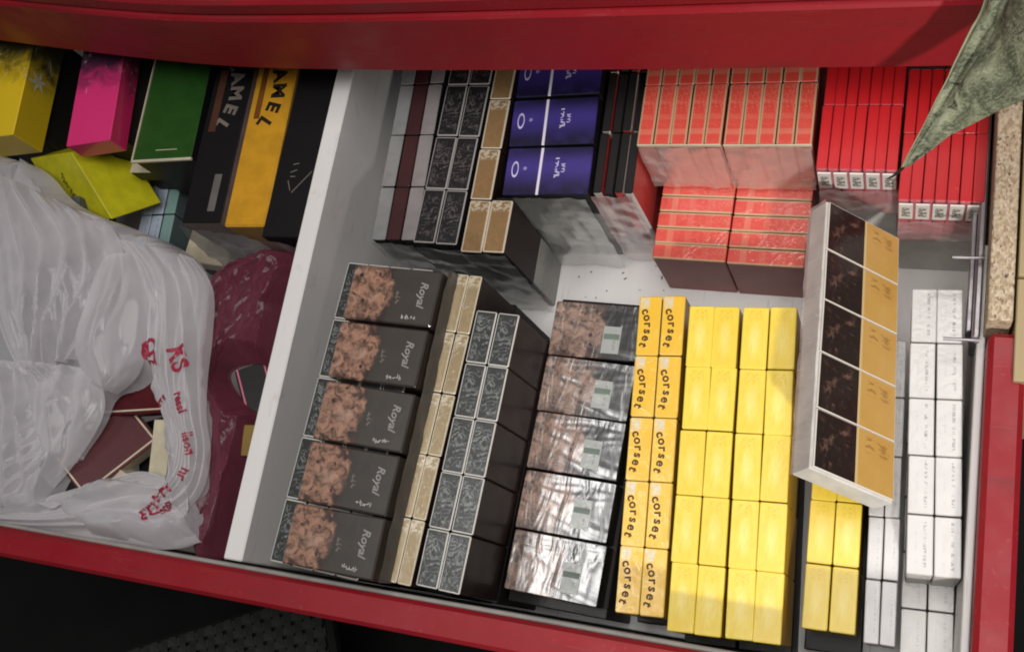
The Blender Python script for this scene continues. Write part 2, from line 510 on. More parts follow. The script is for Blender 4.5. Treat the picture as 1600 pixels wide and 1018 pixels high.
BOXES = {}
def box_mesh(w, d, h, bev, mats, corner=0.0):
    """bevelled box, origin in the middle of its base; slot 0 = top, 1 = sides, 2 = front"""
    key = (round(w, 2), round(d, 2), round(h, 2), bev, corner, tuple(m.name for m in mats))
    if key in BOXES:
        return BOXES[key]
    bm = bmesh.new()
    bmesh.ops.create_cube(bm, size=1)
    for v in bm.verts:
        v.co = Vector((v.co.x * w * S, v.co.y * d * S, (v.co.z + 0.5) * h * S))
    if corner:
        bmesh.ops.bevel(bm, geom=[e for e in bm.edges if abs(e.verts[0].co.z - e.verts[1].co.z) > 0.5 * h * S], offset=corner * S, segments=1, affect='EDGES')
        bmesh.ops.bevel(bm, geom=[e for e in bm.edges if e.verts[0].co.z > 0.5 * h * S and e.verts[1].co.z > 0.5 * h * S], offset=bev * S, segments=1, affect='EDGES')
    elif bev:
        bmesh.ops.bevel(bm, geom=bm.edges[:], offset=bev * S, segments=1, affect='EDGES')
    bm.normal_update()
    for f in bm.faces:
        n = f.normal
        f.material_index = 0 if n.z > 0.5 else (min(2, len(mats) - 1) if n.y < -0.5 else min(1, len(mats) - 1))
        f.smooth = False
    me = bpy.data.meshes.new('box')
    bm.to_mesh(me)
    bm.free()
    for m in mats:
        me.materials.append(m)
    BOXES[key] = me
    return me

def box(name, w, d, h, mats, loc, parent=None, rot=(0, 0, 0), bev=0.6, corner=0.0):
    me = box_mesh(w, d, h, bev, mats if isinstance(mats, (list, tuple)) else [mats], corner)
    o = bpy.data.objects.new(name, me)
    link(o, parent)
    o.location = Vector(loc) * S
    o.rotation_euler = rot
    return o

def mesh_ob(name, verts, faces, mats, parent=None, smooth=False, loc=(0, 0, 0), scale=S):
    me = bpy.data.meshes.new(name)
    me.from_pydata([tuple(c * scale for c in v) for v in verts], [], faces)
    me.update()
    for m in (mats if isinstance(mats, (list, tuple)) else [mats]):
        me.materials.append(m)
    if smooth:
        for p in me.polygons:
            p.use_smooth = True
    o = bpy.data.objects.new(name, me)
    link(o, parent)
    o.location = Vector(loc) * S
    return o

TEXTS = {}
def text_mesh(body, size, mat, thick=0.10, shear=0.0, bold=0.0):
    """flat raised lettering, centred, as a mesh"""
    k = (body, size, mat.name, shear, bold)
    if k in TEXTS:
        return TEXTS[k]
    cu = bpy.data.curves.new('lettering', 'FONT')
    cu.body = body
    cu.size = size * S
    cu.extrude = thick * S
    cu.offset = bold * S
    cu.shear = shear
    cu.align_x = 'CENTER'
    cu.align_y = 'CENTER'
    cu.resolution_u = 3
    ob = bpy.data.objects.new('lettering', cu)
    COL.objects.link(ob)
    dg = bpy.context.evaluated_depsgraph_get()
    me = bpy.data.meshes.new_from_object(ob.evaluated_get(dg))
    bpy.data.objects.remove(ob)
    me.materials.clear()
    me.materials.append(mat)
    TEXTS[k] = me
    return me

def put_text(body, size, mat, parent, loc, rz=0.0, name='lettering', **kw):
    o = bpy.data.objects.new(name, text_mesh(body, size, mat, **kw))
    link(o, parent)
    o.location = Vector(loc) * S
    o.rotation_euler = (0, 0, rz)
    return o

def arc_text(body, size, mat, parent, loc, rz, radius, name='lettering', bold=0.0, step=None):
    """lettering bent along an arc, joined into one mesh"""
    vs, fs = [], []
    n = len(body)
    st = step or size * 0.72
    for i, ch in enumerate(body):
        a = (i - (n - 1) / 2) * st / radius
        me = text_mesh(ch, size, mat, bold=bold)
        M = Matrix.Translation(Vector((radius * math.sin(a), radius * (math.cos(a) - 1), 0)) * S) @ Matrix.Rotation(-a, 4, 'Z')
        b = len(vs)
        vs += [tuple(M @ v.co) for v in me.vertices]
        fs += [[b + q for q in p.vertices] for p in me.polygons]
    o = mesh_ob(name, vs, fs, mat, parent, scale=1.0)
    o.location = Vector(loc) * S
    o.rotation_euler = (0, 0, rz)
    return o

def glyph_mesh(seed, n, size, mat, bend=0.0):
    """a line of worn, illegible letter-like strokes along +x"""
    rnd = random.Random(seed)
    bm = bmesh.new()
    x = -n * size * 0.36
    for i in range(n):
        for k in range(rnd.choice((2, 3, 3))):
            L = size * rnd.uniform(0.35, 0.95)
            th = size * rnd.uniform(0.13, 0.2)
            a = rnd.choice((math.pi / 2, math.pi / 2, 0, 0.9, -0.9)) + rnd.uniform(-.15, .15)
            cx, cy = x + rnd.uniform(0, size * .5), rnd.uniform(-size * .28, size * .28)
            cs, sn = math.cos(a), math.sin(a)
            q = [(-L / 2, -th / 2), (L / 2, -th / 2), (L / 2, th / 2), (-L / 2, th / 2)]
            vs = [bm.verts.new(((cx + u * cs - v * sn) * S, (cy + u * sn + v * cs) * S, 0.05 * S * (k + 1))) for u, v in q]
            bm.faces.new(vs)
        x += size * 0.72
    me = bpy.data.meshes.new('glyphs')
    bm.to_mesh(me)
    bm.free()
    me.materials.append(mat)
    return me

RND = random.Random(11)
def carton(name, label, cat, cx, cy, ztop, rz, w, d, h, nx, ny, mats, group=None, gap=0.8, bev=0.7,
           wobble=0.5, pack='pack', rot=None, jz=0.6, corner=1.1):
    """a wrapped bundle: nx by ny packs standing side by side, each a part"""
    root = empty(name, (cx, cy, ztop - h), rz, label=label, cat=cat, group=group)
    if rot is not None:
        root.rotation_euler = rot
    pw, pd = w / nx, d / ny
    packs = {}
    for j in range(ny):
        for i in range(nx):
            m = mats(i, j) if callable(mats) else mats
            o = box(pack, pw - gap, pd - gap, h, m,
                    (-w / 2 + pw * (i + .5) + RND.uniform(-.2, .2) * gap, d / 2 - pd * (j + .5) + RND.uniform(-.3, .3) * gap, RND.uniform(-jz, jz * 0.2)),
                    root, rot=(RND.uniform(-.006, .006) * wobble, RND.uniform(-.008, .008) * wobble, RND.uniform(-.01, .01) * wobble), bev=bev, corner=corner)
            packs[i, j] = o
    return root, packs

def film_sheet(name, quad, mat, parent, nu=14, nv=10, amp=1.5, seed=0, freq=0.06):
    """creased sheet between four corners (world mm), a part of parent"""
    A, B, C_, D = [Vector(q) for q in quad]
    nrm = (B - A).cross(D - A).normalized()
    vs, fs = [], []
    for j in range(nv + 1):
        for i in range(nu + 1):
            u, v = i / nu, j / nv
            p = A.lerp(B, u).lerp(D.lerp(C_, u), v)
            k = noise.noise(p * freq + Vector((seed, 0, 0))) + 0.6 * noise.noise(p * freq * 2.7 + Vector((0, seed, 0)))
            vs.append(p + nrm * k * amp)
    for j in range(nv):
        for i in range(nu):
            a = j * (nu + 1) + i
            fs.append((a, a + 1, a + nu + 2, a + nu + 1))
    inv = parent.matrix_basis.inverted()
    o = mesh_ob(name, [tuple(inv @ (v * S)) for v in vs], fs, mat, parent, smooth=True, scale=1.0)
    return o

PRINT = [(-519.1, -99.4, -1.07, 24, 'QZ'), (-482.8, -101.4, -1.08, 24, 'KS'), (-491.0, -144.5, -0.77, 15, 'E'), (-467.4, -143.8, -1.05, 12, 'ressi'), (-449.4, -181.4, -1.14, 12, 'llson'), (-446.6, -210.5, -1.86, 13, 'nr'), (-468.0, -229.9, -2.33, 17, 'HA'), (-478.4, -248.3, -2.54, 16, 'D3'), (-460.1, -243.2, -2.35, 9, 'ssoc')]
CLOTH_L = [(169.2, 61.3, 150.0), (194.4, 106.4, 185.0), (215.5, 140.3, 225.0), (224.6, 160.9, 260.0), (233.9, 174.1, 300.0)]
CLOTH_R = [(172.1, 62.3, 147.0), (200.0, 78.5, 165.0), (230.3, 78.8, 200.0), (257.6, 74.9, 240.0), (289.4, 68.4, 285.0)]
CORD_END = (160.1, 56.6, 142.0)
FLAPS = [('upper_panel', [(-856.7, 112.9, 30.0), (-798.0, 38.1, 48.0), (-754.0, -30.8, 55.0), (-717.0, -92.0, 50.0), (-685.0, -132.3, 40.0)], [(-671.8, 54.4, 36.0), (-623.1, 40.4, 46.0), (-583.4, -0.1, 52.0), (-583.7, -56.6, 54.0), (-611.6, -110.2, 44.0)], 8, 5.6, 14, 3, 1.0), ('side_panel', [(-777.9, -120.6, 34.0), (-744.4, -175.0, 36.0), (-716.8, -226.6, 34.0), (-696.7, -276.2, 26.0)], [(-583.9, -118.1, 44.0), (-565.5, -158.7, 40.0), (-586.3, -208.5, 34.0), (-625.3, -255.3, 26.0)], 8, 4.4, 11, 3, 2.0), ('rounded_flap', [(-605.8, -8.2, 52.0), (-615.9, -57.9, 52.0), (-618.6, -104.5, 46.0), (-591.0, -131.8, 40.0), (-567.3, -139.4, 36.0)], [(-570.4, 3.2, 54.0), (-538.1, -34.1, 56.0), (-528.5, -79.4, 52.0), (-533.9, -117.3, 44.0), (-560.5, -140.1, 36.0)], 14, 1.6, 5, 6, 3.0), ('handle_loop', [(-610.1, 22.0, 44.0), (-562.8, -12.5, 50.0), (-541.7, -58.2, 46.0), (-522.6, -103.2, 44.0), (-500.6, -143.2, 42.0), (-476.4, -181.7, 40.0), (-470.6, -210.6, 38.0), (-495.0, -244.7, 32.0)], [(-510.4, 8.5, 34.0), (-475.7, -23.7, 36.0), (-462.4, -69.9, 36.0), (-453.8, -115.5, 38.0), (-444.4, -152.8, 38.0), (-430.6, -189.6, 36.0), (-434.9, -230.1, 34.0), (-480.6, -261.9, 28.0)], 9, 3.4, 8, 3, 4.0), ('lower_panel', [(-682.0, -274.0, 24.0), (-647.4, -263.6, 28.0), (-614.7, -250.3, 32.0), (-553.3, -228.8, 36.0), (-507.4, -212.6, 36.0), (-473.6, -215.5, 36.0)], [(-680.8, -287.7, 20.0), (-620.7, -288.0, 20.0), (-561.9, -286.5, 22.0), (-507.7, -283.2, 22.0), (-470.4, -280.4, 22.0), (-427.9, -268.5, 22.0)], 10, 3.6, 8, 3, 5.0)]
# ------------------------------------------------------------------ the setting
FLOOR = -150.0
bm_v = [(-2600, -2200, -760), (1800, -2200, -760), (1800, 1500, -760), (-2600, 1500, -760)]
tag(mesh_ob('floor', bm_v, [(0, 1, 2, 3)], dark_floor()), kind='structure')

# drawer
drawer = empty('drawer', (-330, -298, FLOOR - 12), label='open red drawer with white lining, full of cigarette cartons', cat='drawer')
def part(name, x0, x1, y0, y1, z0, z1, mat, parent=drawer, bev=1.0, off=None):
    l = off or parent.location / S
    return box(name, x1 - x0, y1 - y0, z1 - z0, mat, ((x0 + x1) / 2 - l.x, (y0 + y1) / 2 - l.y, z0 - l.z), parent, bev=bev)
part('front_panel', -1000, 262, -314, -286, FLOOR - 12, 40, red_paint(), bev=3.5)
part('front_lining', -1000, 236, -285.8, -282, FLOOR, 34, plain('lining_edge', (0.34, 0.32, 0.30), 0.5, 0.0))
part('drawer_bottom', -1000, 240, -279.8, 330, FLOOR - 8, FLOOR, white_board())
part('divider', -386, -366, -279.5, 320, FLOOR + 0.3, 40, white_board(), bev=1.2)
part('back_panel', -1000, 240, 330.2, 342, FLOOR - 8, 60, white_board())
part('side_lining', 230, 235.8, -279.5, 60, FLOOR + 0.3, 12, white_board())
rp = part('side_panel', 236.2, 262, -285.6, -22, FLOOR - 12, 44, red_paint(), bev=4)
rail = part('runner', 226, 231.5, -20, 250, -36, 22, metal(), bev=1.5)
part('runner_channel', 222, 225.8, -10, 240, -16, 4, metal(), bev=0.8)
def pin(x, y, z, L, r, parent):
    bm = bmesh.new()
    bmesh.ops.create_cone(bm, cap_ends=True, segments=14, radius1=r * S, radius2=r * S, depth=L * S)
    hd = bmesh.ops.create_cone(bm, cap_ends=True, segments=14, radius1=r * 2 * S, radius2=r * 1.5 * S, depth=3 * S)
    bmesh.ops.translate(bm, verts=hd['verts'], vec=(0, 0, L / 2 * S))
    me = bpy.data.meshes.new('screw')
    bm.to_mesh(me)
    bm.free()
    me.materials.append(metal())
    o = bpy.data.objects.new('screw', me)
    link(o, parent)
    o.location = (Vector((x, y, z)) - parent.location / S) * S
    o.rotation_euler = (0, math.radians(88), 0)
pin(219, 41, 32, 22, 1.3, drawer)
pin(217, -26, 32, 24, 1.3, drawer)

# counter above the drawer: a long front board following a slightly bent line, and its top
counter = empty('counter', (-100, 180, 96), label='red painted counter board above the open drawer', cat='counter')
line = [(-1150, 292), (-950, 258), (-791, 232), (-517, 195), (-335, 183), (-104, 176.5), (100, 173), (300, 170.5), (560, 168)]
def smooth_line(pts, k=6):
    out = []
    for i in range(len(pts) - 1):
        p0, p1, p2, p3 = [Vector(pts[max(0, min(len(pts) - 1, i + d))]) for d in (-1, 0, 1, 2)]
        for s in range(k):
            t = s / k
            out.append(0.5 * ((2 * p1) + (p2 - p0) * t + (2 * p0 - 5 * p1 + 4 * p2 - p3) * t * t + (3 * p1 - p0 - 3 * p2 + p3) * t ** 3))
    out.append(Vector(pts[-1]))
    return out
ln = smooth_line(line)
def strip(name, prof, mat, parent):
    vs, fs = [], []
    n = len(prof)
    for p in ln:
        for dy, z in prof:
            vs.append((p.x + 100, p.y + dy - 180, z - 96))
    for i in range(len(ln) - 1):
        for j in range(n):
            a, b = i * n + j, i * n + (j + 1) % n
            fs.append((a, b, b + n, a + n))
    return mesh_ob(name, vs, fs, mat, parent)
strip('front_board', [(1.5, 96), (0, 97.5), (0, 178), (2.0, 181), (20, 181), (20, 96)], red_paint(), counter)
strip('worktop', [(6, 182), (4.5, 184), (4.5, 198), (7, 201), (420, 201), (420, 182)], red_paint(), counter)

# raw chipboard edge of the cabinet beside the drawer
cab = empty('cabinet_side', (248, 140, FLOOR), label='raw chipboard edge of cabinet side at right of drawer', cat='cabinet side')
part('chipboard_edge', 234, 251, -17, 330, FLOOR, 58, chip_board(), cab, bev=0.8)
part('veneer_board', 253.5, 330, 20, 330, FLOOR, 54, beige_wood(), cab, bev=0.8)
part('veneer_board', 253.5, 330, -60, 19, FLOOR, 50, beige_wood(), cab, bev=0.8)

# dark woven seat under the drawer
def woven_seat():
    root = empty('woven_stool', (-640, -560, -760), 24, label='dark woven stool seat below the drawer front', cat='stool')
    bm = bmesh.new()
    n, pitch, wd = 26, 15.0, 10.5
    for k in range(n):
        for axis in (0, 1):
            c = (k - n / 2 + .5) * pitch
            prev = None
            for s in range(n + 1):
                t = (s - n / 2) * pitch
                z = 2.2 * (1 if (s + k + axis) % 2 else -1)
                q = [(t, c - wd / 2, z), (t, c + wd / 2, z)] if axis == 0 else [(c + wd / 2, t, z), (c - wd / 2, t, z)]
                vv = [bm.verts.new(Vector(x) * S) for x in q]
                if prev:
                    bm.faces.new((prev[0], vv[0], vv[1], prev[1]))
                prev = vv
    me = bpy.data.meshes.new('seat_weave')
    bm.to_mesh(me)
    bm.free()
    me.materials.append(weave())
    o = link(bpy.data.objects.new('seat_weave', me), root)
    o.location = (0, 0, 0.345)
    box('seat_frame', 404, 404, 22, dark_floor(), (0, 0, 316), root, bev=5)
    for sx in (-1, 1):
        for sy in (-1, 1):
            box('leg', 30, 30, 316, dark_floor(), (sx * 175, sy * 175, 0), root, bev=3)
woven_seat()

# ------------------------------------------------------------------ common plain materials
GREYFILM = plain('grey_card', (0.19, 0.19, 0.175), 0.4, 0.7)
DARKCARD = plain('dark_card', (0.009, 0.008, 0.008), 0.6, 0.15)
BROWNCARD = plain('brown_card', (0.014, 0.006, 0.005), 0.6, 0.1)
SMOKE = film('dark_smoke', (0.07, 0.065, 0.06), 0.85, 0.7)
WHITECARD = plain('white_card', (0.62, 0.60, 0.57), 0.5, 0.3)
CREAM = plain('cream_card', (0.62, 0.55, 0.40), 0.5, 0.2)
YELSIDE = plain('yellow_card', (0.60, 0.38, 0.03), 0.5, 0.4)
REDSIDE = plain('red_card', (0.50, 0.05, 0.045), 0.5, 0.5)
BLACKINK = plain('black_ink', (0.020, 0.014, 0.010), 0.5, 0.0)
BROWNINK = plain('brown_ink', (0.085, 0.035, 0.010), 0.5, 0.0)
SILVERINK = plain('silver_ink', (0.50, 0.46, 0.44), 0.4, 0.0)
DIMINK = plain('dim_silver_ink', (0.20, 0.17, 0.15), 0.4, 0.0)
LILACINK = plain('lilac_ink', (0.58, 0.54, 0.76), 0.4, 0.0)
REDINK = plain('red_ink', (0.34, 0.025, 0.055), 0.5, 0.0)
CLEAR = film('clear', (0.72, 0.60, 0.56), 0.36, 0.9)
GREYWRAP = film('grey', (0.24, 0.25, 0.23), 0.5, 0.55)
PINKWRAP = film('pink', (0.72, 0.32, 0.32), 0.35, 0.9)

def lower(root, w, d, h, mat, h_self, name='lower_bundle'):
    """the closed bundle that this one stands on, down to the drawer bottom"""
    z = root.location.z / S
    hh = z - FLOOR - 1.2
    if hh > 3:
        return box(name, w, d, hh, mat, (0, 0, -hh - 0.8), root, bev=1.0)

# ------------------------------------------------------------------ right compartment, front row
YT = [yellow_pack('a', 0.95), YELSIDE]
r, pk = carton('yellow_carton', 'bright yellow cigarette carton next to the smaller orange-yellow lettered carton', 'carton', 28.5, -137.5, 0, 3.0, 44, 275, 88, 2, 5, YT, 'bright yellow cartons side by side', wobble=1.0, gap=0.5, corner=0.9)
lower(r, 45, 288, 0, DARKCARD, 0)  # oversized near-black bundle: shade of the front gap put into its colour
r, pk = carton('yellow_carton', 'bright yellow cigarette carton, second of the tall pair, right of a dark gap', 'carton', 75.3, -135.5, 0, 2.9, 44.5, 275, 88, 2, 5, YT, 'bright yellow cartons side by side', wobble=1.0, gap=0.5, corner=0.9)
lower(r, 45, 288, 0, DARKCARD, 0)  # near-black filler again, painting the gap's shade
r, pk = carton('yellow_carton', 'yellow cigarette carton lying lower, partly under the tilted black and gold carton', 'carton', 132.5, -125, -36, 1.2, 41.5, 260, 88, 2, 5, YT)
lower(r, 48, 290, 0, DARKCARD, 0)  # widened and near black, so the shaded gap is painted dark

r, pk = carton('lettered_yellow_carton', 'orange-yellow carton of small packs with dark curved lettering on every end', 'carton', -21, -128, -15, 3.4, 42, 279, 88, 2, 5, [orange_pack(), YELSIDE])
lower(r, 43, 286, 0, DARKCARD, 0)
for (i, j), o in pk.items():
    arc_text('corset', 11.0, BROWNINK, o, (-0.5, -2.5, 88.12), math.pi * 1.5, 40, bold=0.32, step=6.5)

WT = [white_pack('big', 0.85, (0.55, 0.535, 0.525)), WHITECARD]
r, pk = carton('white_carton', 'tall white cigarette carton beside the drawer runner, lines of small grey print', 'carton', 204, -89, 0, 2.6, 39.5, 229, 88, 2, 5, WT, gap=0.9, corner=0.9)
r, pk = carton('white_carton', 'white carton lying beneath the taller white one at the drawer front corner', 'carton', 206, -155, -89.6, 2.0, 41, 230, 59, 2, 5, [white_pack('low', 0.25, (0.76, 0.74, 0.72)), WHITECARD], gap=0.9, corner=0.9)
r, pk = carton('white_slim_carton', 'narrow white carton of slim packs between yellow and white cartons', 'carton', 170.3, -134, -36, 1.8, 24.4, 249, 87, 2, 5, [white_pack('slim', 0.4, (0.56, 0.54, 0.55)), WHITECARD], gap=0.8, corner=0.8)

# five wide packs with pictures, under very creased cellophane
r, pk = carton('picture_carton', 'carton of five picture packs under shiny creased cellophane with white glare', 'carton', -95, -129, -35, -1.2, 88, 272, 24, 1, 5,
               [warning_pack('glare', (0.34, 0.21, 0.16), (0.016, 0.014, 0.015), 0.34, 0.58), DARKCARD], gap=1.6, wobble=2.2)
lower(r, 94, 290, 0, DARKCARD, 0)
for (i, j), o in pk.items():
    o2 = box('price_label', 17, 26, 0.5, [white_pack('label', 0.9, (0.36, 0.38, 0.36)), WHITECARD], (16, -6 + RND.uniform(-2, 2), 24.05), o, bev=0.1)
    box('green_band', 15, 5, 0.3, plain('green_band', (0.16, 0.20, 0.17), 0.5, 0.0), (0, 3, 0.55), o2, bev=0.05)

# grey engraved packs and slim bronze packs
GT = [grey_pack('steel', (0.028, 0.030, 0.030), (0.26, 0.27, 0.26), (0.62, 0.60, 0.56)), BROWNCARD]
r, pk = carton('grey_carton', 'grey engraved cigarette carton with pale frames beside the slim bronze carton', 'carton', -162.5, -154, 50, -2.4, 41.5, 242, 88, 2, 5, GT)
lower(r, 42, 246, 0, DARKCARD, 0)
r, pk = carton('bronze_slim_carton', 'slim bronze carton with cream edges right of the brown picture packs', 'carton', -197.5, -138, 52, -2.9, 27.2, 275, 88, 2, 5,
               [gold_pack('bronze', (0.36, 0.27, 0.15), (0.66, 0.58, 0.44)), BROWNCARD])
lower(r, 27, 280, 0, DARKCARD, 0)
r, pk = carton('grey_carton', 'grey engraved carton under the brown picture packs, showing a strip along divider', 'carton', -283.5, -135, 43.5, -2.7, 91, 284, 88, 4, 5, GT)
lower(r, 90, 282, 0, DARKCARD, 0)
r, pk = carton('brown_picture_carton', 'carton of five dark brown packs with pink pictures, nearest the divider', 'carton', -259, -140, 68.5, -2.0, 92, 275, 24, 1, 5,
               [warning_pack('brown', (0.38, 0.20, 0.135), (0.042, 0.035, 0.029), 0.12, 0.47), plain('brown_side', (0.05, 0.035, 0.03), 0.5, 0.6)], gap=3.2, wobble=1.5, bev=1.4)
for (i, j), o in pk.items():
    put_text('Royal', 10.5, plain('grey_ink', (0.30, 0.28, 0.27), 0.4, 0.0), o, (30, 3, 24.1), -math.pi / 2 - 0.02, shear=0.25, bold=0.22)
    g_ = link(bpy.data.objects.new('small_print', glyph_mesh(60 + j, 5, 4.2, SILVERINK)), o)
    g_.location = Vector((22, -19, 24.1)) * S
    g2 = link(bpy.data.objects.new('crest', glyph_mesh(90, 3, 5.0, DIMINK)), o)
    g2.location = Vector((6, -2, 24.1)) * S
    g2.rotation_euler = (0, 0, -math.pi / 2)
# cellophane turned down along the right side of the brown packs
film_sheet('wrapper', [(-212.5, -277, 68), (-209.5, -276, 50), (-200.5, -1, 50), (-203.5, -3, 68)][::-1], plain('smoky_film', (0.075, 0.070, 0.066), 0.3, 0.6), r, 6, 40, 1.4, 3, 0.05)

# ------------------------------------------------------------------ right compartment, back row
DT = [grey_pack('black', (0.012, 0.011, 0.012), (0.15, 0.13, 0.13), (0.36, 0.34, 0.33)), DARKCARD]
r, pk = carton('black_carton', 'black engraved carton with silver frames at the back left of the compartment', 'carton', -250, 156, 12, -0.6, 47.5, 228, 88, 2, 4, DT, gap=1.0)
lower(r, 47, 224, 0, GREYFILM, 0)
film_sheet('wrapper', [(-274, 39.5, 6), (-227, 39, 6), (-225, 36, -146), (-276, 36, -146)], GREYWRAP, r, 10, 26, 2.0, 1)
r, pk = carton('silver_striped_carton', 'grey and dark red striped carton standing by the divider wall', 'carton', -300.5, 158, 12, 1.6, 49, 228, 88, 3, 4,
               lambda i, j: [[plain('silver_grey', (0.26, 0.26, 0.26), 0.3, 0.8), plain('maroon_dark', (0.055, 0.018, 0.02), 0.45, 0.5), plain('pink_grey', (0.27, 0.245, 0.245), 0.3, 0.8)][i], DARKCARD], gap=1.2)
lower(r, 48, 224, 0, GREYFILM, 0)
film_sheet('wrapper', [(-323, 42, 10), (-276, 41, 10), (-275, 37, -146), (-322, 37, -146)], GREYWRAP, r, 10, 26, 2.0, 5)
GB = [gold_pack('tan', (0.30, 0.18, 0.08), (0.62, 0.54, 0.42)), BROWNCARD]
root, pk = carton('bronze_carton', 'bronze carton with cream frames between the black and the purple packs', 'carton', -200, 142, 13, -0.2, 45.5, 214, 88, 2, 4, GB)
for (i, j), o in list(pk.items()):
    if i == 1 and j < 3:
        bpy.data.objects.remove(o)
box('lower_bundle', 22, 212, 74, GREYFILM, (-11, 0, -74.5), root, bev=1)
box('lower_bundle', 22, 50, 74, GREYFILM, (11.5, -80, -74.5), root, bev=1)
film_sheet('wrapper', [(-222, 34, 10), (-178, 33.5, 10), (-177, 30, -146), (-222, 30, -146)], GREYWRAP, root, 10, 26, 2.0, 9)

r, pk = carton('purple_carton', 'dark purple packs with a silver line, wrapped in a stack at the back', 'carton', -153.5, 199, 10, 2.4, 88, 206, 46, 1, 4, [purple_pack(), DARKCARD], gap=2.6, wobble=1.4)
for j in range(4):
    o = pk[0, j]
    for q in range(2):
        gg = link(bpy.data.objects.new('lettering', glyph_mesh(31 + j * 0 + q, 5 - q, 6.0 - q * 1.6, LILACINK)), o)
        gg.location = Vector((10 + q * 6, 2, 46.1)) * S
        gg.rotation_euler = (0, 0, -math.pi / 2)
    bmr = bmesh.new()
    prev = None
    for s in range(25):
        a = s / 24 * 2 * math.pi
        pr = [bmr.verts.new(((k * 3.6) * math.cos(a) * S, (k * 8.5) * math.sin(a) * S, 0)) for k in (0.72, 1.0)]
        if prev:
            bmr.faces.new((prev[0], pr[0], pr[1], prev[1]))
        prev = pr
    me = bpy.data.meshes.new('emblem')
    bmr.to_mesh(me)
    bmr.free()
    me.materials.append(LILACINK)
    e = link(bpy.data.objects.new('emblem', me), o)
    e.location = Vector((-33, 2, 46.15)) * S
    put_text('*', 9, LILACINK, o, (-23, 1, 46.12), 0, name='star')
for k, (dx, w) in enumerate(((-31, 25), (-1, 27), (30, 25))):
    hh = (10 - 46) - FLOOR - 2
    box('lower_bundle', w, 204, hh, GREYFILM, (dx, 0, -hh - 1), r, bev=1.2)
film_sheet('wrapper', [(-198, 93, 9), (-108, 92, 9), (-106, 84, -146), (-200, 84, -146)], film('grey2', (0.46, 0.46, 0.43), 0.30, 0.9), r, 22, 34, 2.4, 12, 0.04)

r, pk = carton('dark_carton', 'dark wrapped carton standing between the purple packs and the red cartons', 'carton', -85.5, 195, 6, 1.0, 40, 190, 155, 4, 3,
               lambda i, j: [DARKCARD, [REDSIDE, DARKCARD, WHITECARD, REDSIDE][i], [WHITECARD, DARKCARD, REDSIDE, WHITECARD][i]], gap=2.0)  # red and white stripes paint the wrap's reflection of the red cartons
film_sheet('wrapper', [(-105, 97.5, 5), (-66, 97, 5), (-65, 93, -146), (-105, 93, -146)], PINKWRAP, r, 12, 34, 2.4, 21, 0.06)

RT = [red_pack('ends', 'y'), REDSIDE, plain('foil', (0.52, 0.30, 0.27), 0.35, 0.8)]
names = ['light red carton with beige stripes, left one of the upper pair under counter', 'light red carton with beige stripes, right one of the upper pair under counter']
for k, x in enumerate((-25.0, 53.2)):
    r, pk = carton('red_striped_carton', names[k], 'carton', x, 202, 24, 0.4, 76.5, 120, 84, 5, 2, RT, 'light red cartons in two layers', gap=0.7)
    box('edge_strip', 76, 1.2, 4, CREAM, (0, -60.3, 79.8), r, bev=0.3)
    film_sheet('wrapper', [(x - 37.5, 140.4, 20), (x + 37.5, 140.4, 20), (x + 37.5, 137, -58), (x - 37.5, 137, -58)], CLEAR, r, 16, 18, 2.0, 30 + k, 0.07)
    lower(r, 75, 50, 0, DARKCARD, 0).location.y += 0.034
names = ['light red carton with crosswise beige stripes, left one of the lower pair', 'light red carton with crosswise beige stripes, right one of the lower pair']
for k, x in enumerate((-20.0, 52.0)):
    r, pk = carton('red_striped_carton', names[k], 'carton', x, 137 - k * 1.5, -62, -1.0, 71, 148, 87, 1, 9, [red_pack('rows', 'x'), REDSIDE, plain('dull_red', (0.30, 0.05, 0.04), 0.5, 0.4)], 'light red cartons in two layers', gap=0.6)
    box('edge_strip', 71, 3, 1.2, CREAM, (0, 8.5, 87), r, bev=0.3)

LBL = ['deep red carton with white pack ends at front, next to the tilted carton', 'deep red carton with white pack ends at front, beside the chipboard edge']
for k, (x, yf, w) in enumerate(((130.3, 119, 65.5), (197.3, 92, 65))):
    r, pk = carton('deep_red_carton', LBL[k], 'carton', x, yf + 60, 24, -0.6, w, 120, 72, 7, 2, [deep_red_pack(), REDSIDE, plain('pink_foil', (0.62, 0.16, 0.20), 0.35, 0.8)], 'deep red cartons under counter', gap=0.35, bev=0.4, jz=0.2)
    n = 5
    for q in range(n):
        box('pack_end', w / n - 2.0, 1.6, 30, [pack_end(), pack_end()], (-w / 2 + w / n * (q + .5), -61.4, 37), r, bev=0.3)
    film_sheet('wrapper', [(x - w / 2, yf - 3, -13), (x + w / 2, yf - 3, -13), (x + w / 2 + 1, yf - 7, -48), (x - w / 2 - 1, yf - 7, -48)], PINKWRAP, r, 16, 12, 2.2, 40 + k, 0.07)
    lower(r, w - 1, 112, 0, plain('pale_grey_card', (0.62, 0.62, 0.59), 0.5, 0.2), 0)

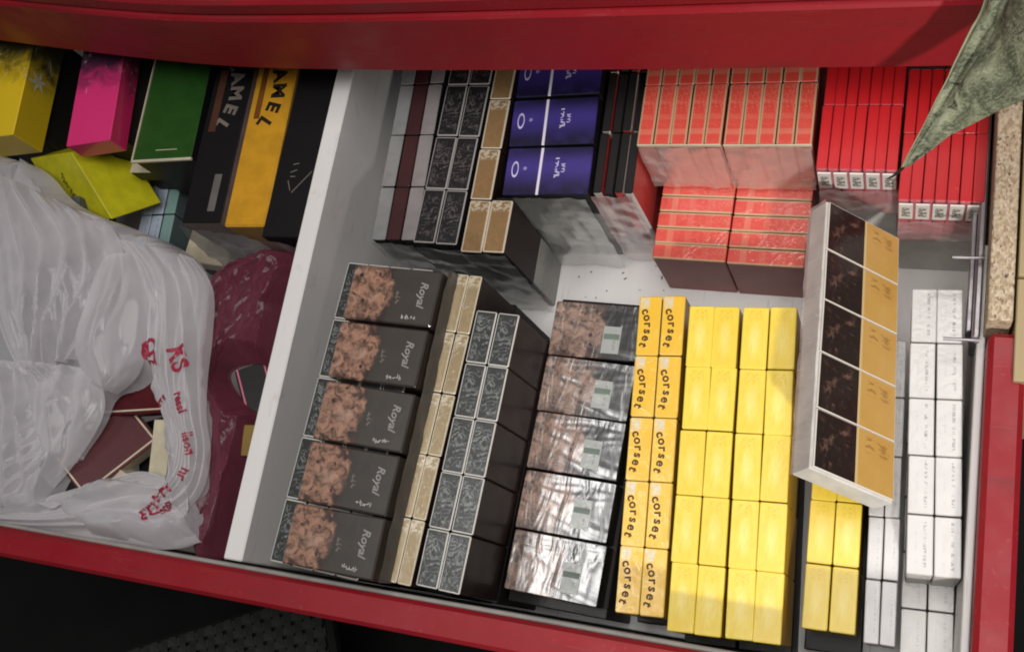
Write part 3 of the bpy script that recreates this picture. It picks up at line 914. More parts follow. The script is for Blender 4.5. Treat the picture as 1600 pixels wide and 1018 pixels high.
# tilted carton: five packs, black left half and gold right half
Rt = Matrix(((0.724, -0.047, 0.689), (-0.134, 0.969, 0.207), (-0.677, -0.243, 0.695)))
tilt = empty('black_gold_carton', (110.6, 90.4, 22.0), label='tilted black and gold carton leaning across the yellow and white cartons', cat='carton')
tilt.rotation_euler = Rt.to_euler()
box('tray', 80.0, 244.5, 20, [plain('pale_tray', (0.66, 0.64, 0.60), 0.4, 0.7)], (38.7, -121, -22), tilt, bev=1.0)
for j in range(5):
    o = box('pack', 76.9, 48.0, 20.2, [black_gold_pack(), WHITECARD], (38.7, -24.2 - j * 48.4, -20.2), tilt, rot=(0, 0, RND.uniform(-.006, .006)), bev=0.5)
film_sheet('wrapper', [tuple(tilt.matrix_basis @ (Vector(p) * S) / S) for p in ((-2.0, 2, -2), (-2.0, -244, -2), (-3.0, -244, -22), (-3.0, 2, -22))][::-1], CLEAR, tilt, 40, 4, 1.2, 55, 0.06)

# ------------------------------------------------------------------ left compartment, boxes
def wrapped(name, label, cx, cy, ztop, rz, w, d, h, mats, group=None, bev=1.0):
    root = empty(name, (cx, cy, ztop - h), rz, label=label, cat='carton', group=group)
    b = box('carton_body', w, d, h, mats, (0, 0, 0), root, bev=bev)
    return root
CB = plain('camel_black', (0.006, 0.005, 0.006), 0.55, 0.0)
r = wrapped('black_lettered_carton', 'black carton with dim silver curved lettering left of the yellow carton', -519, 190, 30, 2.0, 49, 284, 88, [CB, plain('pink_edge', (0.25, 0.18, 0.17), 0.5, 0.3)])
lower(r, 48, 270, 0, DARKCARD, 0)
arc_text('CAMEL', 22, DIMINK, r, (7, 8, 88.1), -math.pi / 2, 72, bold=0.9, step=19)
box('bar', 9, 74, 0.3, plain('rust_bar', (0.09, 0.035, 0.02), 0.5, 0), (-13, 0, 88.0), r, bev=0.05)
box('bar', 9, 42, 0.3, plain('dim_bar', (0.15, 0.14, 0.13), 0.5, 0), (9, -108, 88.0), r, bev=0.05)
CYM = plain('camel_yellow', (0.66, 0.33, 0.022), 0.4, 0.5)
r = wrapped('yellow_lettered_carton', 'orange-yellow carton with dark curved lettering standing between two black cartons', -465.5, 187, 30, 2.0, 49, 282, 88, [CYM, plain('tan_edge', (0.42, 0.24, 0.06), 0.5, 0.3)], bev=2.0)
lower(r, 48, 270, 0, DARKCARD, 0)
arc_text('CAMEL', 22, BLACKINK, r, (7, 13, 88.1), -math.pi / 2, 72, bold=1.0, step=19)
box('bar', 7, 66, 0.3, plain('brown_bar', (0.20, 0.07, 0.012), 0.5, 0), (-13, 14, 88.0), r, bev=0.05)
r = wrapped('black_carton', 'plain black carton with faint silver mark squeezed against the white divider', -412.5, 178, 30, 0.6, 50, 284, 88, [CB, CB])
lower(r, 49, 270, 0, DARKCARD, 0)
for a, L, x, y in ((0.9, 30, 8, -82), (-1.15, 12, -6, -86), (0.4, 8, -4, -70), (0.2, 7, -3, -62), (0.0, 6, -4, -76)):
    box('silver_mark', L, 1.0, 0.3, DIMINK, (x, y, 88.0), r, rot=(0, 0, a), bev=0.03)
film_sheet('wrapper', [(-545, 44, 26), (-392, 30, 26), (-388, 16, -140), (-540, 18, -140)], GREYWRAP, r, 26, 26, 5.0, 61, 0.03)
GRN = plain('green_card', (0.022, 0.085, 0.014), 0.4, 0.2)
r = wrapped('green_carton', 'dark green carton with cream edges beside the pink box', -592, 205, 30, 3.2, 77, 170, 88, [GRN, DARKCARD])
box('cream_edge', 1.6, 170, 3, CREAM, (-39, 0, 86), r, bev=0.2)
box('cream_edge', 79, 3.0, 3, CREAM, (0, -86.2, 86), r, bev=0.2)
box('fine_line', 28, 0.9, 0.3, CREAM, (4, -74, 88.0), r, bev=0.03)
box('emblem', 26, 12, 0.3, plain('rust_emblem', (0.15, 0.06, 0.02), 0.5, 0), (6, 62, 88.0), r, bev=0.05)
lower(r, 60, 150, 0, DARKCARD, 0)
r = wrapped('cream_carton', 'thin cream carton end showing between green and yellow-green boxes', -634, 195, -4, 1, 52, 150, 22, [CREAM, DARKCARD])
lower(r, 58, 140, 0, DARKCARD, 0)

PK = splash_box('pink', (0.76, 0.040, 0.20), (0.06, 0.02, 0.05))
r = wrapped('pink_box', 'bright pink box with dark splashed far end', -678, 202, 57, 8.0, 59, 154, 28, [PK, splash_box('pink_side', (0.60, 0.022, 0.12), (0.05, 0.016, 0.04))])  # sides use a darker copy of the pink, shade put into the colour
lower(r, 40, 120, 0, DARKCARD, 0)
YB = splash_box('yellow', (0.80, 0.56, 0.02), (0.035, 0.035, 0.012))
r = wrapped('yellow_splash_box', 'yellow box fading to dark with a pale flower, at the left edge', -826, 214, 60, 6.0, 84, 168, 46, [YB, splash_box('yellow_side', (0.55, 0.38, 0.015), (0.03, 0.03, 0.012))])  # side yellow is a shaded copy of the top's
lower(r, 70, 130, 0, DARKCARD, 0)
fl = []
for k in range(6):
    a = k / 6 * 2 * math.pi + .3
    fl += [(0, 0, 0), (6 * math.cos(a - .4), 6 * math.sin(a - .4), .2), (15 * math.cos(a), 15 * math.sin(a), .1), (6 * math.cos(a + .4), 6 * math.sin(a + .4), .2)]
f_ = mesh_ob('flower_print', fl, [tuple(range(4 * k, 4 * k + 4)) for k in range(6)], plain('pale_print', (0.46, 0.44, 0.32), 0.6, 0), r)
f_.rotation_euler = (0, math.pi / 2, 0)
f_.location = Vector((42.4, -8, 28)) * S

# yellow-green box resting askew on its edge
def skew_box():
    B = Vector((-716, 128, 30)); r_ = Vector((52, -66, -34)); a_ = Vector((-92, 6, -30)); d_ = Vector((22, 40, -44))
    root = empty('yellow_green_box', B, label='yellow-green box tipped on edge in front of the pink box', cat='box')
    c = [Vector((0, 0, 0)), r_, r_ + a_, a_, d_, r_ + d_, r_ + a_ + d_, a_ + d_]
    bm = bmesh.new()
    vs = [bm.verts.new(p * S) for p in c]
    for f in ((0, 1, 2, 3), (4, 7, 6, 5), (0, 4, 5, 1), (1, 5, 6, 2), (2, 6, 7, 3), (3, 7, 4, 0)):
        bm.faces.new([vs[i] for i in f])
    bmesh.ops.recalc_face_normals(bm, faces=bm.faces[:])
    bmesh.ops.bevel(bm, geom=bm.edges[:], offset=1.0 * S, segments=1, affect='EDGES')
    me = bpy.data.meshes.new('box_body')
    bm.to_mesh(me)
    bm.free()
    me.materials.append(plain('lime_card', (0.58, 0.54, 0.015), 0.4, 0.4))
    link(bpy.data.objects.new('box_body', me), root)
    g_ = link(bpy.data.objects.new('lettering', glyph_mesh(5, 6, 9, plain('olive_ink', (0.16, 0.15, 0.02), 0.5, 0))), root)
    n = r_.cross(a_).normalized()
    if n.z < 0: n = -n
    x = r_.normalized()
    M = Matrix((x, n.cross(x), n)).transposed().to_4x4()
    M.translation = (r_ * .5 + a_ * .5 + n * 0.6) * S
    g_.matrix_basis = M
skew_box()

r, pk = carton('pale_blue_carton', 'small pale blue and teal packs in front of the green carton', 'carton', -657, 112, -62, 3.5, 48, 116, 87, 3, 3,
               lambda i, j: [[white_pack('blue', 0.7, (0.44, 0.50, 0.62)), white_pack('blue2', 0.7, (0.42, 0.48, 0.60)), white_pack('teal', 0.5, (0.22, 0.36, 0.33))][i], plain('teal_side', (0.10, 0.14, 0.14), 0.5, 0.2)], gap=1.2)
r = wrapped('cream_pack', 'cream pack under the black lettered carton', -574, 66, -66, -4, 62, 60, 24, [CREAM, CREAM])
lower(r, 58, 56, 0, DARKCARD, 0)

# packs lying inside the bags
def loose(name, label, cx, cy, cz, rot, w, d, h, mat, trim=None):
    root = empty(name, (cx, cy, cz), label=label, cat='pack')
    root.rotation_euler = rot
    b = box('pack_body', w, d, h, mat, (0, 0, 0), root, bev=0.8)
    if trim:
        box('trim_line', w + 0.6, 1.8, h + 0.6, trim, (0, -d / 2 + 4, -0.3), root, bev=0.1)
        box('trim_line', 1.8, d + .6, h + 0.7, trim, (-w / 2 + 3, 0, -0.3), root, bev=0.1)
        box('trim_line', 1.8, d + .6, h + 0.6, trim, (w / 2 - 3, 0, -0.3), root, bev=0.1)
    return root
MAR = plain('maroon_card', (0.085, 0.006, 0.011), 0.5, 0.1)
loose('dark_carton', 'dark grey carton seen dimly through the upper left of the white bag', -770, -20, -62, (0.06, 0.08, 0.2), 150, 190, 70, [plain('slate_card', (0.10, 0.11, 0.12), 0.5, 0.2)])
loose('dark_carton', 'dark grey carton seen dimly through the lower left of the white bag', -752, -205, -64, (0, 0, 0.1), 130, 115, 66, [plain('slate_card', (0.10, 0.11, 0.12), 0.5, 0.2)])
loose('grey_pack_in_bag', 'grey pack seen dimly through the top of the white bag', -648, -70, -40, (0.05, 0, 0.4), 60, 90, 58, [plain('slate_card', (0.10, 0.11, 0.12), 0.5, 0.2)])
loose('maroon_pack', 'maroon pack with cream trim at the top of the white bag opening', -556, -128, -8, (0.12, -0.1, 0.12), 88, 50, 22, [MAR, MAR], CREAM)
loose('maroon_pack', 'maroon pack with cream side lying slanted in the white bag opening', -583, -196, -12, (0.25, 0.3, 0.95), 90, 52, 22, [MAR, CREAM], CREAM)
loose('cream_pack', 'upright cream pack at the right of the white bag opening', -508, -196, -30, (0.1, 0.05, 0.1), 24, 86, 40, [CREAM, CREAM])
loose('maroon_pack', 'small maroon pack standing on edge low in the white bag opening', -604, -214, -34, (0.5, 0.2, 0.5), 44, 60, 22, [MAR, CREAM], CREAM)
loose('cream_box', 'small cream box lying across the bottom of the white bag opening', -548, -224, -22, (0.15, 0.1, -0.35), 46, 24, 22, [CREAM, CREAM])
loose('black_pack', 'black pack deep inside the white bag opening', -545, -190, -60, (0.1, 0.1, 0.4), 55, 88, 23, [CB, CB])
loose('pink_edged_pack', 'dark pack with pink edge poking out of the maroon bag', -424, -122, -26, (0.1, 0.2, 0.5), 34, 70, 22, [DARKCARD, MAR], plain('pink_trim', (0.55, 0.12, 0.20), 0.4, 0.3))
loose('mustard_pack', 'small mustard pack wedged between maroon bag and divider', -407, -166, -2, (0.1, 0.1, 0.1), 14, 30, 18, [plain('mustard', (0.24, 0.15, 0.03), 0.5, 0.1), BROWNCARD])

# ------------------------------------------------------------------ plastic bags (sheets given point by point)
from mathutils.kdtree import KDTree
BAG_DATA = {
'white': {'grid': (-920, -395, -296, 150, 88, 74),
 'runs': [2,62,70,3,27,78,4,25,80,5,23,82,6,22,82,7,21,83,8,20,52,8,54,83,9,19,52,9,57,83,10,18,52,10,58,83,11,17,53,11,60,82,12,17,53,12,62,82,13,16,54,13,65,82,14,15,54,14,69,71,
14,74,82,15,15,54,15,74,82,16,14,55,16,74,82,17,13,55,17,73,82,18,13,56,18,73,81,19,12,56,19,72,81,20,11,56,20,72,81,21,11,57,21,71,80,22,10,57,22,70,80,23,10,57,23,70,79,24,9,57,
24,69,79,25,9,58,25,69,78,26,8,59,26,68,78,27,8,61,27,68,78,28,7,63,28,68,77,29,7,64,29,67,77,30,6,76,31,6,76,32,5,76,33,5,75,34,4,75,35,4,75,36,3,74,37,3,74,38,2,74,
39,2,74,40,1,73,41,1,73,42,0,73,43,0,73,44,0,72,45,0,72,46,0,72,47,0,71,48,0,70,49,0,69,50,0,68,51,0,67,52,0,65,53,0,63,54,0,60,55,0,57,56,0,53,57,0,49,58,0,45,
59,0,42,60,0,39,61,0,36,62,0,35,63,0,33,64,0,32,65,0,30,66,0,29,67,0,27,68,0,25,69,0,21,70,0,17,71,0,13,72,0,8,73,0,4],
 'offset': [0,0,65,0,-1,64,0,-1,61,0,-1,57,0,-1,54,0,-2,52,0,-1,51,0,-1,52,0,0,54,-2,-6,63,-5,-14,63,1,-18,62,0,-18,62,0,-17,62,0,-16,62,0,-16,62,0,-15,61,0,-15,60,0,-15,59,0,-14,58,
0,-14,57,0,-14,57,0,-14,57,0,-13,59,0,-13,61,0,-14,63,0,-14,65,0,-14,66,0,-14,66,0,-15,66,0,-15,66,-1,-16,65,-1,-17,63,-1,-18,61,-1,-19,59,-1,-20,57,-1,-20,56,-1,-21,56,0,-21,56,-1,-22,58,
0,-23,59,0,-23,61,0,-24,63,0,-24,64,0,-24,65,-3,33,196,-3,37,199,-3,40,200,-3,43,200,-3,45,200,-3,47,200,-4,49,199,1,-24,54,2,-23,57,1,-22,62,2,-20,67,2,-17,71,2,-14,72,2,-11,72,1,-6,70,
0,-1,68,-6,-8,62,-7,-20,63,-10,-28,63,12,72,127,9,69,136,9,71,140,8,71,141,8,69,140,7,68,141,7,70,145,6,71,148,6,69,149,6,65,148,5,63,149,5,64,153,5,65,158,4,63,160,4,59,160,3,56,162,
3,55,166,3,54,170,2,50,172,1,44,173,1,38,174,0,33,176,-1,30,180,-1,27,185,-2,28,182,-4,32,171,-5,35,160,-6,30,161,-6,26,166,-7,22,173,-7,20,177,-7,19,177,-6,19,180,-6,23,184,-6,29,190,-5,31,188,
-5,34,187,-5,35,186,-5,37,184,-6,38,183,-6,37,179,-7,45,184,-7,46,185,-7,48,187,-7,49,188,-8,46,185,-7,41,179,-7,37,175,-7,35,174,-8,36,175,6,-23,67,5,-16,65,3,-8,64,-2,-2,59,-9,-13,60,-17,-25,61,
38,64,134,32,64,118,22,49,104,11,62,120,10,67,125,10,65,125,9,58,120,9,56,120,9,58,124,8,61,129,8,56,127,8,52,126,8,50,128,8,52,132,7,54,137,7,52,140,7,47,139,7,44,141,6,44,146,6,42,150,
6,37,151,5,31,152,5,29,156,4,28,162,3,28,171,-2,27,186,-3,26,190,-6,30,178,-6,24,180,-6,23,178,-6,21,181,-6,19,188,-6,18,189,-6,19,184,-8,19,175,-8,23,179,-8,24,175,-7,25,172,-8,26,170,-8,27,168,
-8,28,165,-8,28,163,-7,29,160,-7,31,160,-8,34,162,-8,37,166,-7,39,168,-7,38,168,-8,32,161,-8,29,157,-8,28,157,-8,28,156,-16,34,173,-16,33,173,12,-28,64,12,-14,64,2,-2,64,-6,-6,59,-13,-18,59,47,63,145,
46,58,141,26,53,118,18,47,101,16,45,92,15,50,99,12,59,107,12,58,108,12,53,104,11,48,102,11,47,104,11,47,107,11,49,110,11,43,108,11,41,109,10,40,111,10,39,114,10,36,116,10,34,117,10,32,120,10,30,124,
10,28,128,10,27,132,9,27,139,8,28,148,5,28,159,1,28,173,-3,27,188,-6,24,200,-6,23,197,-5,21,191,-6,19,191,-5,18,193,-5,17,196,-5,18,192,-9,18,178,-10,19,170,-10,19,165,-9,20,161,-10,21,158,-10,21,155,
-9,22,153,-9,22,150,-9,22,147,-9,23,145,-8,24,143,-8,24,142,-8,24,143,-7,25,145,-8,29,148,-9,23,142,-8,22,141,-8,21,139,-13,27,153,-16,32,164,-17,33,168,-18,24,170,-19,17,173,16,-8,63,-6,-5,61,-18,-17,60,
49,60,134,46,51,124,42,57,136,35,51,120,21,47,98,15,44,83,15,42,81,14,45,86,14,49,89,14,48,90,13,43,87,13,41,88,13,40,89,13,38,90,13,37,91,13,36,94,13,35,96,13,33,98,13,30,99,13,28,100,
13,27,104,13,26,110,13,26,118,11,26,126,10,27,136,6,28,150,0,27,166,-5,26,181,-6,26,192,21,24,65,4,22,64,-4,23,64,-4,19,187,-4,18,192,-4,17,199,-8,17,185,-9,18,178,-10,19,172,-10,20,166,-10,20,160,
-10,20,155,-11,21,151,-10,21,148,-10,21,144,-10,22,141,-10,22,138,-9,23,134,-9,23,131,-9,22,130,-8,20,129,-8,19,128,-8,19,128,-7,20,129,-7,19,130,-8,19,136,-11,24,147,-12,17,146,-13,14,151,-23,17,171,26,-8,60,
5,-1,60,-5,-5,65,-18,-17,63,49,59,125,43,47,114,42,51,120,41,55,128,39,51,119,23,47,96,17,43,79,15,40,72,16,39,68,16,39,69,16,39,71,16,37,72,16,37,74,15,36,76,16,35,78,16,34,80,15,33,82,
15,31,84,16,29,85,16,27,86,16,25,89,15,25,95,14,25,104,13,26,115,10,26,126,7,27,140,2,27,155,-2,27,168,-2,22,168,-10,26,187,16,6,65,0,0,63,-4,7,63,-10,17,63,-18,27,64,-4,11,201,-4,8,198,
-5,10,190,-6,12,183,-7,15,175,-8,16,168,-9,18,163,-9,19,158,-9,20,153,-9,20,149,-9,21,145,-8,22,141,-8,22,138,-8,21,137,-7,20,136,-7,19,135,-7,19,132,-7,20,130,-7,20,130,-7,19,130,-7,18,131,-8,15,139,
-9,13,145,-13,10,158,-30,1,180,6,0,58,-5,-5,70,-18,-17,68,53,62,118,45,48,105,43,43,100,43,45,105,40,52,117,40,51,116,31,46,98,18,43,75,17,40,65,17,38,60,17,37,58,17,35,59,18,34,60,17,33,62,
17,33,65,17,32,68,17,32,71,17,31,73,17,30,75,18,28,77,18,26,80,17,25,84,16,25,91,15,25,102,12,26,114,8,26,128,5,27,141,2,26,154,0,19,151,-2,21,162,-17,25,184,15,-2,65,-8,10,65,-15,22,65,
-1,6,204,-1,3,207,-2,4,201,-3,6,194,-4,8,187,-5,10,180,-6,12,174,-6,14,168,-7,16,163,-7,17,158,-7,18,154,-6,18,151,-6,17,149,-6,16,149,-6,15,148,-6,16,144,-7,18,139,-7,19,137,-7,18,137,-6,17,139,
-7,15,143,-9,12,152,-15,8,168,-25,0,186,4,0,57,-4,-3,72,-19,-14,71,59,65,113,52,53,99,43,39,86,43,40,88,43,42,91,40,48,103,39,50,110,36,45,97,21,43,73,18,39,59,18,37,53,18,36,52,18,35,53,
19,34,58,19,33,56,19,32,59,19,32,61,19,31,64,19,30,65,19,29,67,19,28,70,19,26,75,18,25,81,17,25,90,14,25,101,10,26,116,8,26,127,5,27,139,3,18,135,2,17,142,-4,21,158,-25,23,183,19,-5,64,
-3,6,65,-9,16,65,-14,27,63,-1,3,206,-1,3,206,-2,4,200,-2,5,195,-3,7,190,-3,8,185,-4,10,179,-5,12,172,-5,13,168,-5,12,167,-5,11,166,-5,11,164,-5,10,163,-5,11,160,-6,14,152,-6,16,149,-6,16,148,
-6,16,146,-7,14,151,-11,9,163,-24,1,183,25,3,56,2,0,56,0,0,70,-15,-12,71,72,56,114,60,55,93,41,35,79,42,37,77,42,39,78,42,40,80,42,41,85,38,48,99,38,45,95,23,42,71,18,39,54,19,37,52,
19,36,52,19,35,52,20,33,52,20,33,54,20,32,57,20,31,57,20,30,58,21,29,59,21,28,61,21,28,66,20,27,71,19,26,79,16,25,91,12,25,104,11,25,112,8,26,124,7,19,121,3,18,135,3,17,136,-9,21,157,
-32,23,182,26,-9,64,4,-1,64,-3,7,63,-6,16,61,-7,24,59,-2,4,203,-2,5,200,-2,6,197,-2,7,194,-2,7,192,-2,7,187,-3,9,181,-3,9,178,-3,8,178,-3,6,179,-3,4,179,-3,5,176,-5,9,168,-5,10,165,
-5,9,165,-7,14,156,-8,12,162,-10,8,173,-19,0,190,23,3,55,-12,-9,67,78,51,124,54,42,101,40,36,80,40,35,73,41,36,68,41,37,67,41,38,68,41,39,73,38,45,87,38,45,91,28,42,71,18,39,52,20,37,52,
20,36,52,20,35,52,21,34,52,21,33,53,21,32,55,20,31,52,20,30,52,21,29,56,22,28,59,22,28,63,21,27,69,19,26,80,15,25,94,14,24,98,12,25,109,11,20,108,4,18,125,3,18,132,3,18,132,-18,20,157,
-35,23,179,-35,20,183,12,-5,65,-1,2,58,-3,8,58,-5,15,57,-7,22,56,-2,6,187,-2,7,188,-2,7,191,-2,6,193,-2,5,192,-2,4,190,-2,3,191,-2,1,191,-2,0,191,-4,4,183,-4,5,181,-9,9,167,-9,9,171,
-10,8,177,-11,6,183,-14,-1,194,20,2,55,-8,-6,62,-23,-18,64,72,48,115,49,40,92,39,35,73,40,35,67,40,35,60,40,35,57,40,36,58,40,38,64,40,41,72,37,44,84,22,39,63,20,38,52,21,37,52,21,36,55,
21,35,52,21,34,52,21,33,52,21,32,52,21,31,52,21,30,52,22,29,52,23,28,57,23,27,61,21,27,70,17,26,83,17,24,86,15,24,94,15,20,95,9,19,111,3,18,127,3,18,125,3,19,131,-21,21,155,-33,22,176,
-33,20,181,21,-9,66,1,0,66,0,0,56,-3,8,56,-5,15,57,-6,23,58,-5,28,61,0,5,194,7,27,71,4,22,75,2,19,79,-6,19,80,-4,2,194,-11,3,176,-11,3,183,-12,3,188,-12,2,193,-13,1,198,-13,-1,196,
17,2,54,-5,-3,58,-20,-15,60,72,47,123,64,45,105,45,37,83,39,34,66,39,34,62,39,34,55,39,35,52,39,36,52,39,38,59,38,40,66,35,44,78,22,39,57,22,38,56,22,37,52,22,36,52,22,35,54,22,34,52,
22,33,52,22,32,52,22,31,52,22,30,52,23,29,52,23,28,56,23,28,62,20,27,73,19,25,77,19,23,79,19,21,84,14,20,98,5,18,116,3,18,125,3,17,120,2,19,130,-23,21,154,-30,22,171,-29,19,173,-30,17,180,
10,-5,68,-1,5,62,0,7,65,1,4,70,-2,1,80,-3,2,195,-7,3,181,-8,1,174,-9,1,180,-11,1,189,-11,0,195,-11,-1,197,13,2,53,-16,-10,58,68,45,127,64,45,114,56,42,95,41,36,74,38,34,62,39,34,59,
39,34,53,39,35,52,39,36,52,35,37,65,34,39,74,33,43,71,23,39,52,23,38,52,23,37,52,23,36,52,23,35,52,23,34,52,24,33,52,24,33,52,24,31,52,24,30,52,24,29,52,24,28,55,23,27,63,22,26,70,
22,24,71,22,22,74,19,22,85,10,20,104,3,18,120,3,18,121,3,17,115,-1,19,128,-22,21,152,-26,21,165,-26,18,167,-29,17,180,19,-9,69,-5,-2,79,-2,2,196,-4,2,186,-7,1,173,-7,0,175,-8,0,180,-9,-1,187,
-11,-1,198,10,2,52,-10,-6,60,-27,-17,59,62,43,119,56,41,103,47,38,85,39,34,67,38,34,58,38,34,57,38,34,52,38,35,52,38,36,52,35,37,64,31,39,76,26,40,61,24,39,52,24,38,52,24,37,52,24,36,52,
24,35,52,24,34,52,25,34,52,25,33,52,25,32,52,25,31,52,25,29,52,25,29,56,24,28,63,24,26,64,24,23,65,22,23,73,16,21,90,5,19,110,3,18,120,3,18,116,2,17,111,-3,19,126,-20,21,149,-22,20,158,
-22,17,162,-29,18,179,28,-13,70,8,-4,70,-13,-6,78,1,2,198,-3,2,185,-6,1,173,-6,1,173,-7,0,178,-9,-1,189,-12,-1,199,6,1,51,-4,-2,64,-21,-13,63,59,41,121,57,41,110,52,39,95,43,36,77,37,34,62,
37,34,56,37,34,55,37,35,52,37,35,52,37,36,52,34,37,64,31,39,75,30,38,67,25,39,52,25,38,52,25,37,52,25,36,52,25,35,52,26,34,52,26,34,52,26,33,52,26,32,52,26,31,52,26,30,52,26,29,57,
26,28,60,26,26,58,25,24,64,22,23,76,10,20,97,2,19,115,2,19,118,2,17,111,2,17,107,-9,19,127,-17,20,144,-18,19,151,-19,16,158,-26,17,175,-31,17,190,17,-7,69,-2,-1,75,-22,-10,76,3,3,200,-1,2,187,
-6,1,173,-6,1,173,-7,0,181,-13,-2,196,24,6,53,1,0,52,-15,-9,66,58,41,123,54,38,109,54,40,104,47,37,87,40,35,71,37,33,57,37,34,54,37,34,54,37,35,52,37,35,52,37,36,52,36,37,59,31,39,73,
31,38,70,26,39,54,26,38,52,26,37,52,26,36,52,26,35,52,27,35,52,27,34,52,27,33,52,27,32,52,27,31,52,27,30,53,27,29,56,28,27,54,27,26,58,26,25,65,19,23,82,5,19,104,1,19,116,1,18,114,
1,17,106,2,17,104,-4,18,119,-13,20,137,-14,17,144,-15,16,153,-23,17,171,-29,17,188,26,-11,68,6,-2,67,-12,-7,72,2,2,195,2,3,198,-3,2,183,-5,1,172,-5,1,175,-7,-1,184,-11,-3,197,18,5,56,-8,-5,67,
-25,-16,67,57,40,115,50,35,99,51,38,95,47,37,84,38,34,65,36,33,54,36,34,52,36,34,53,36,35,52,36,35,52,36,36,52,36,37,55,31,38,69,31,39,72,26,39,57,27,37,59,27,36,60,27,35,59,28,35,57,
28,35,52,28,34,52,28,33,52,28,32,52,28,31,52,28,30,53,28,29,52,28,27,57,25,24,68,25,24,68,11,21,89,2,19,108,1,19,115,0,17,107,1,17,102,2,17,102,-1,17,114,-9,18,131,-10,17,138,-12,16,149,
-19,16,167,-26,17,184,-27,15,191,14,-5,64,-5,-3,66,-22,-13,68,1,2,197,1,3,195,-3,2,181,-5,1,173,-5,0,178,-7,-1,187,-9,-3,197,11,4,59,-2,-1,65,-19,-12,66,64,38,122,49,34,101,47,33,90,47,36,86,
45,36,78,36,33,59,36,33,52,36,34,52,36,34,52,36,35,53,36,36,52,36,36,52,36,36,52,32,38,65,31,39,73,27,39,60,28,37,60,27,35,53,27,34,52,28,34,53,29,35,55,29,34,52,29,33,52,29,32,52,
29,31,52,29,30,52,29,29,55,23,24,69,23,24,66,23,24,72,7,20,95,1,19,110,2,19,109,1,17,101,2,17,100,2,17,101,1,16,110,-5,17,125,-6,16,134,-10,15,146,-16,16,162,-23,16,180,-24,15,187,21,-7,62,
-15,-10,64,1,2,194,1,2,198,1,2,192,-4,2,178,-4,1,174,-7,-1,186,-9,-3,196,25,9,63,4,1,62,-12,-7,63,69,35,134,54,34,112,47,33,95,43,32,83,42,33,75,42,35,72,35,33,55,35,33,52,35,34,52,
36,35,52,36,35,54,35,36,52,36,36,52,36,36,52,35,37,58,31,39,72,31,39,67,27,37,53,28,35,52,28,34,52,29,34,52,29,34,52,30,34,52,30,33,52,30,33,52,30,31,52,30,30,52,25,26,66,22,24,76,
20,25,67,19,25,77,4,20,99,2,20,108,2,19,102,3,18,97,3,17,100,3,17,101,2,16,106,0,16,118,-4,16,130,-7,15,142,-13,15,158,-20,16,175,-21,15,184,28,-8,61,6,-2,60,-10,-7,62,-26,-18,62,1,2,197,
1,2,199,-1,2,188,-4,2,177,-4,1,178,-8,-2,192,-8,-3,195,16,7,65,-4,-2,60,-22,-12,61,67,35,133,58,34,114,47,33,94,40,31,77,39,32,68,39,34,65,35,33,52,35,33,53,35,34,52,35,35,52,35,36,55,
35,36,52,35,36,52,35,37,53,36,37,55,31,40,69,31,39,66,28,37,52,29,35,52,29,34,52,29,34,52,30,35,52,30,34,53,30,33,52,30,33,52,30,31,52,29,29,59,22,24,76,22,24,80,18,26,67,14,25,81,
4,21,101,4,20,103,3,19,96,4,19,96,3,17,103,3,17,100,3,16,105,1,16,116,-2,15,128,-5,15,139,-10,15,155,-18,16,172,-20,15,181,-19,14,181,12,-3,60,-6,-4,63,-21,-16,63,1,2,194,2,2,192,1,2,197,
-2,2,185,-3,2,178,-4,1,183,-7,-1,194,28,12,65,8,3,65,-14,-8,59,67,34,141,66,35,131,59,34,114,49,33,93,38,31,73,36,31,64,35,32,56,35,33,51,35,34,51,35,35,52,35,36,54,35,36,54,35,36,53,
35,37,52,35,37,53,35,37,52,32,39,64,32,39,63,29,37,52,30,35,52,30,35,52,30,35,52,30,35,55,30,34,55,31,33,52,31,33,53,31,32,56,27,28,69,20,23,85,20,25,82,16,26,69,8,24,87,5,23,99,
5,21,96,5,20,93,5,20,98,3,18,108,3,17,100,4,16,104,2,16,115,-1,16,127,-4,15,138,-8,15,152,-15,15,169,-19,15,181,-19,14,185,16,-1,62,-18,-10,65,1,2,190,1,2,189,2,2,189,1,2,196,-3,2,183,
-3,2,180,-5,1,188,-5,-1,190,18,9,64,-6,-3,58,-24,-13,58,66,35,139,63,35,127,57,34,110,43,32,88,37,31,70,35,31,62,35,32,57,34,33,52,34,33,48,34,34,46,34,35,49,34,35,46,35,35,46,35,36,48,
35,37,49,35,37,49,32,39,59,32,38,60,31,37,51,31,36,52,31,36,52,31,36,52,31,35,57,30,34,52,32,34,52,32,33,55,31,31,63,22,25,80,19,22,91,17,24,80,15,26,72,7,25,89,6,24,95,6,22,92,
6,21,95,6,20,101,3,18,111,2,17,100,4,16,104,2,16,115,0,16,126,-3,15,138,-7,15,150,-12,15,164,-17,15,179,-18,15,188,19,-4,63,-10,-5,67,-29,-15,67,1,2,188,1,2,185,1,2,186,0,2,194,-3,2,182,
-2,2,182,-3,1,189,29,13,62,9,4,63,-16,-9,59,62,33,141,62,33,132,59,34,121,54,34,106,47,31,89,35,30,67,35,31,62,34,32,58,34,33,55,34,33,51,34,34,47,34,34,43,34,35,43,34,35,43,34,36,43,
34,36,44,34,37,45,33,38,54,33,38,57,32,37,49,32,36,48,32,36,50,31,35,56,30,34,51,31,34,50,32,34,54,33,33,60,29,30,72,19,23,90,19,22,95,14,24,80,14,26,74,8,25,90,8,24,90,7,22,93,
5,20,102,5,19,106,4,18,114,1,17,100,3,17,105,2,16,115,0,16,126,-3,15,137,-6,15,150,-9,15,162,-13,15,175,-18,15,189,24,-9,65,4,-2,66,-20,-7,68,0,2,188,0,2,184,0,2,181,0,2,184,0,2,193,
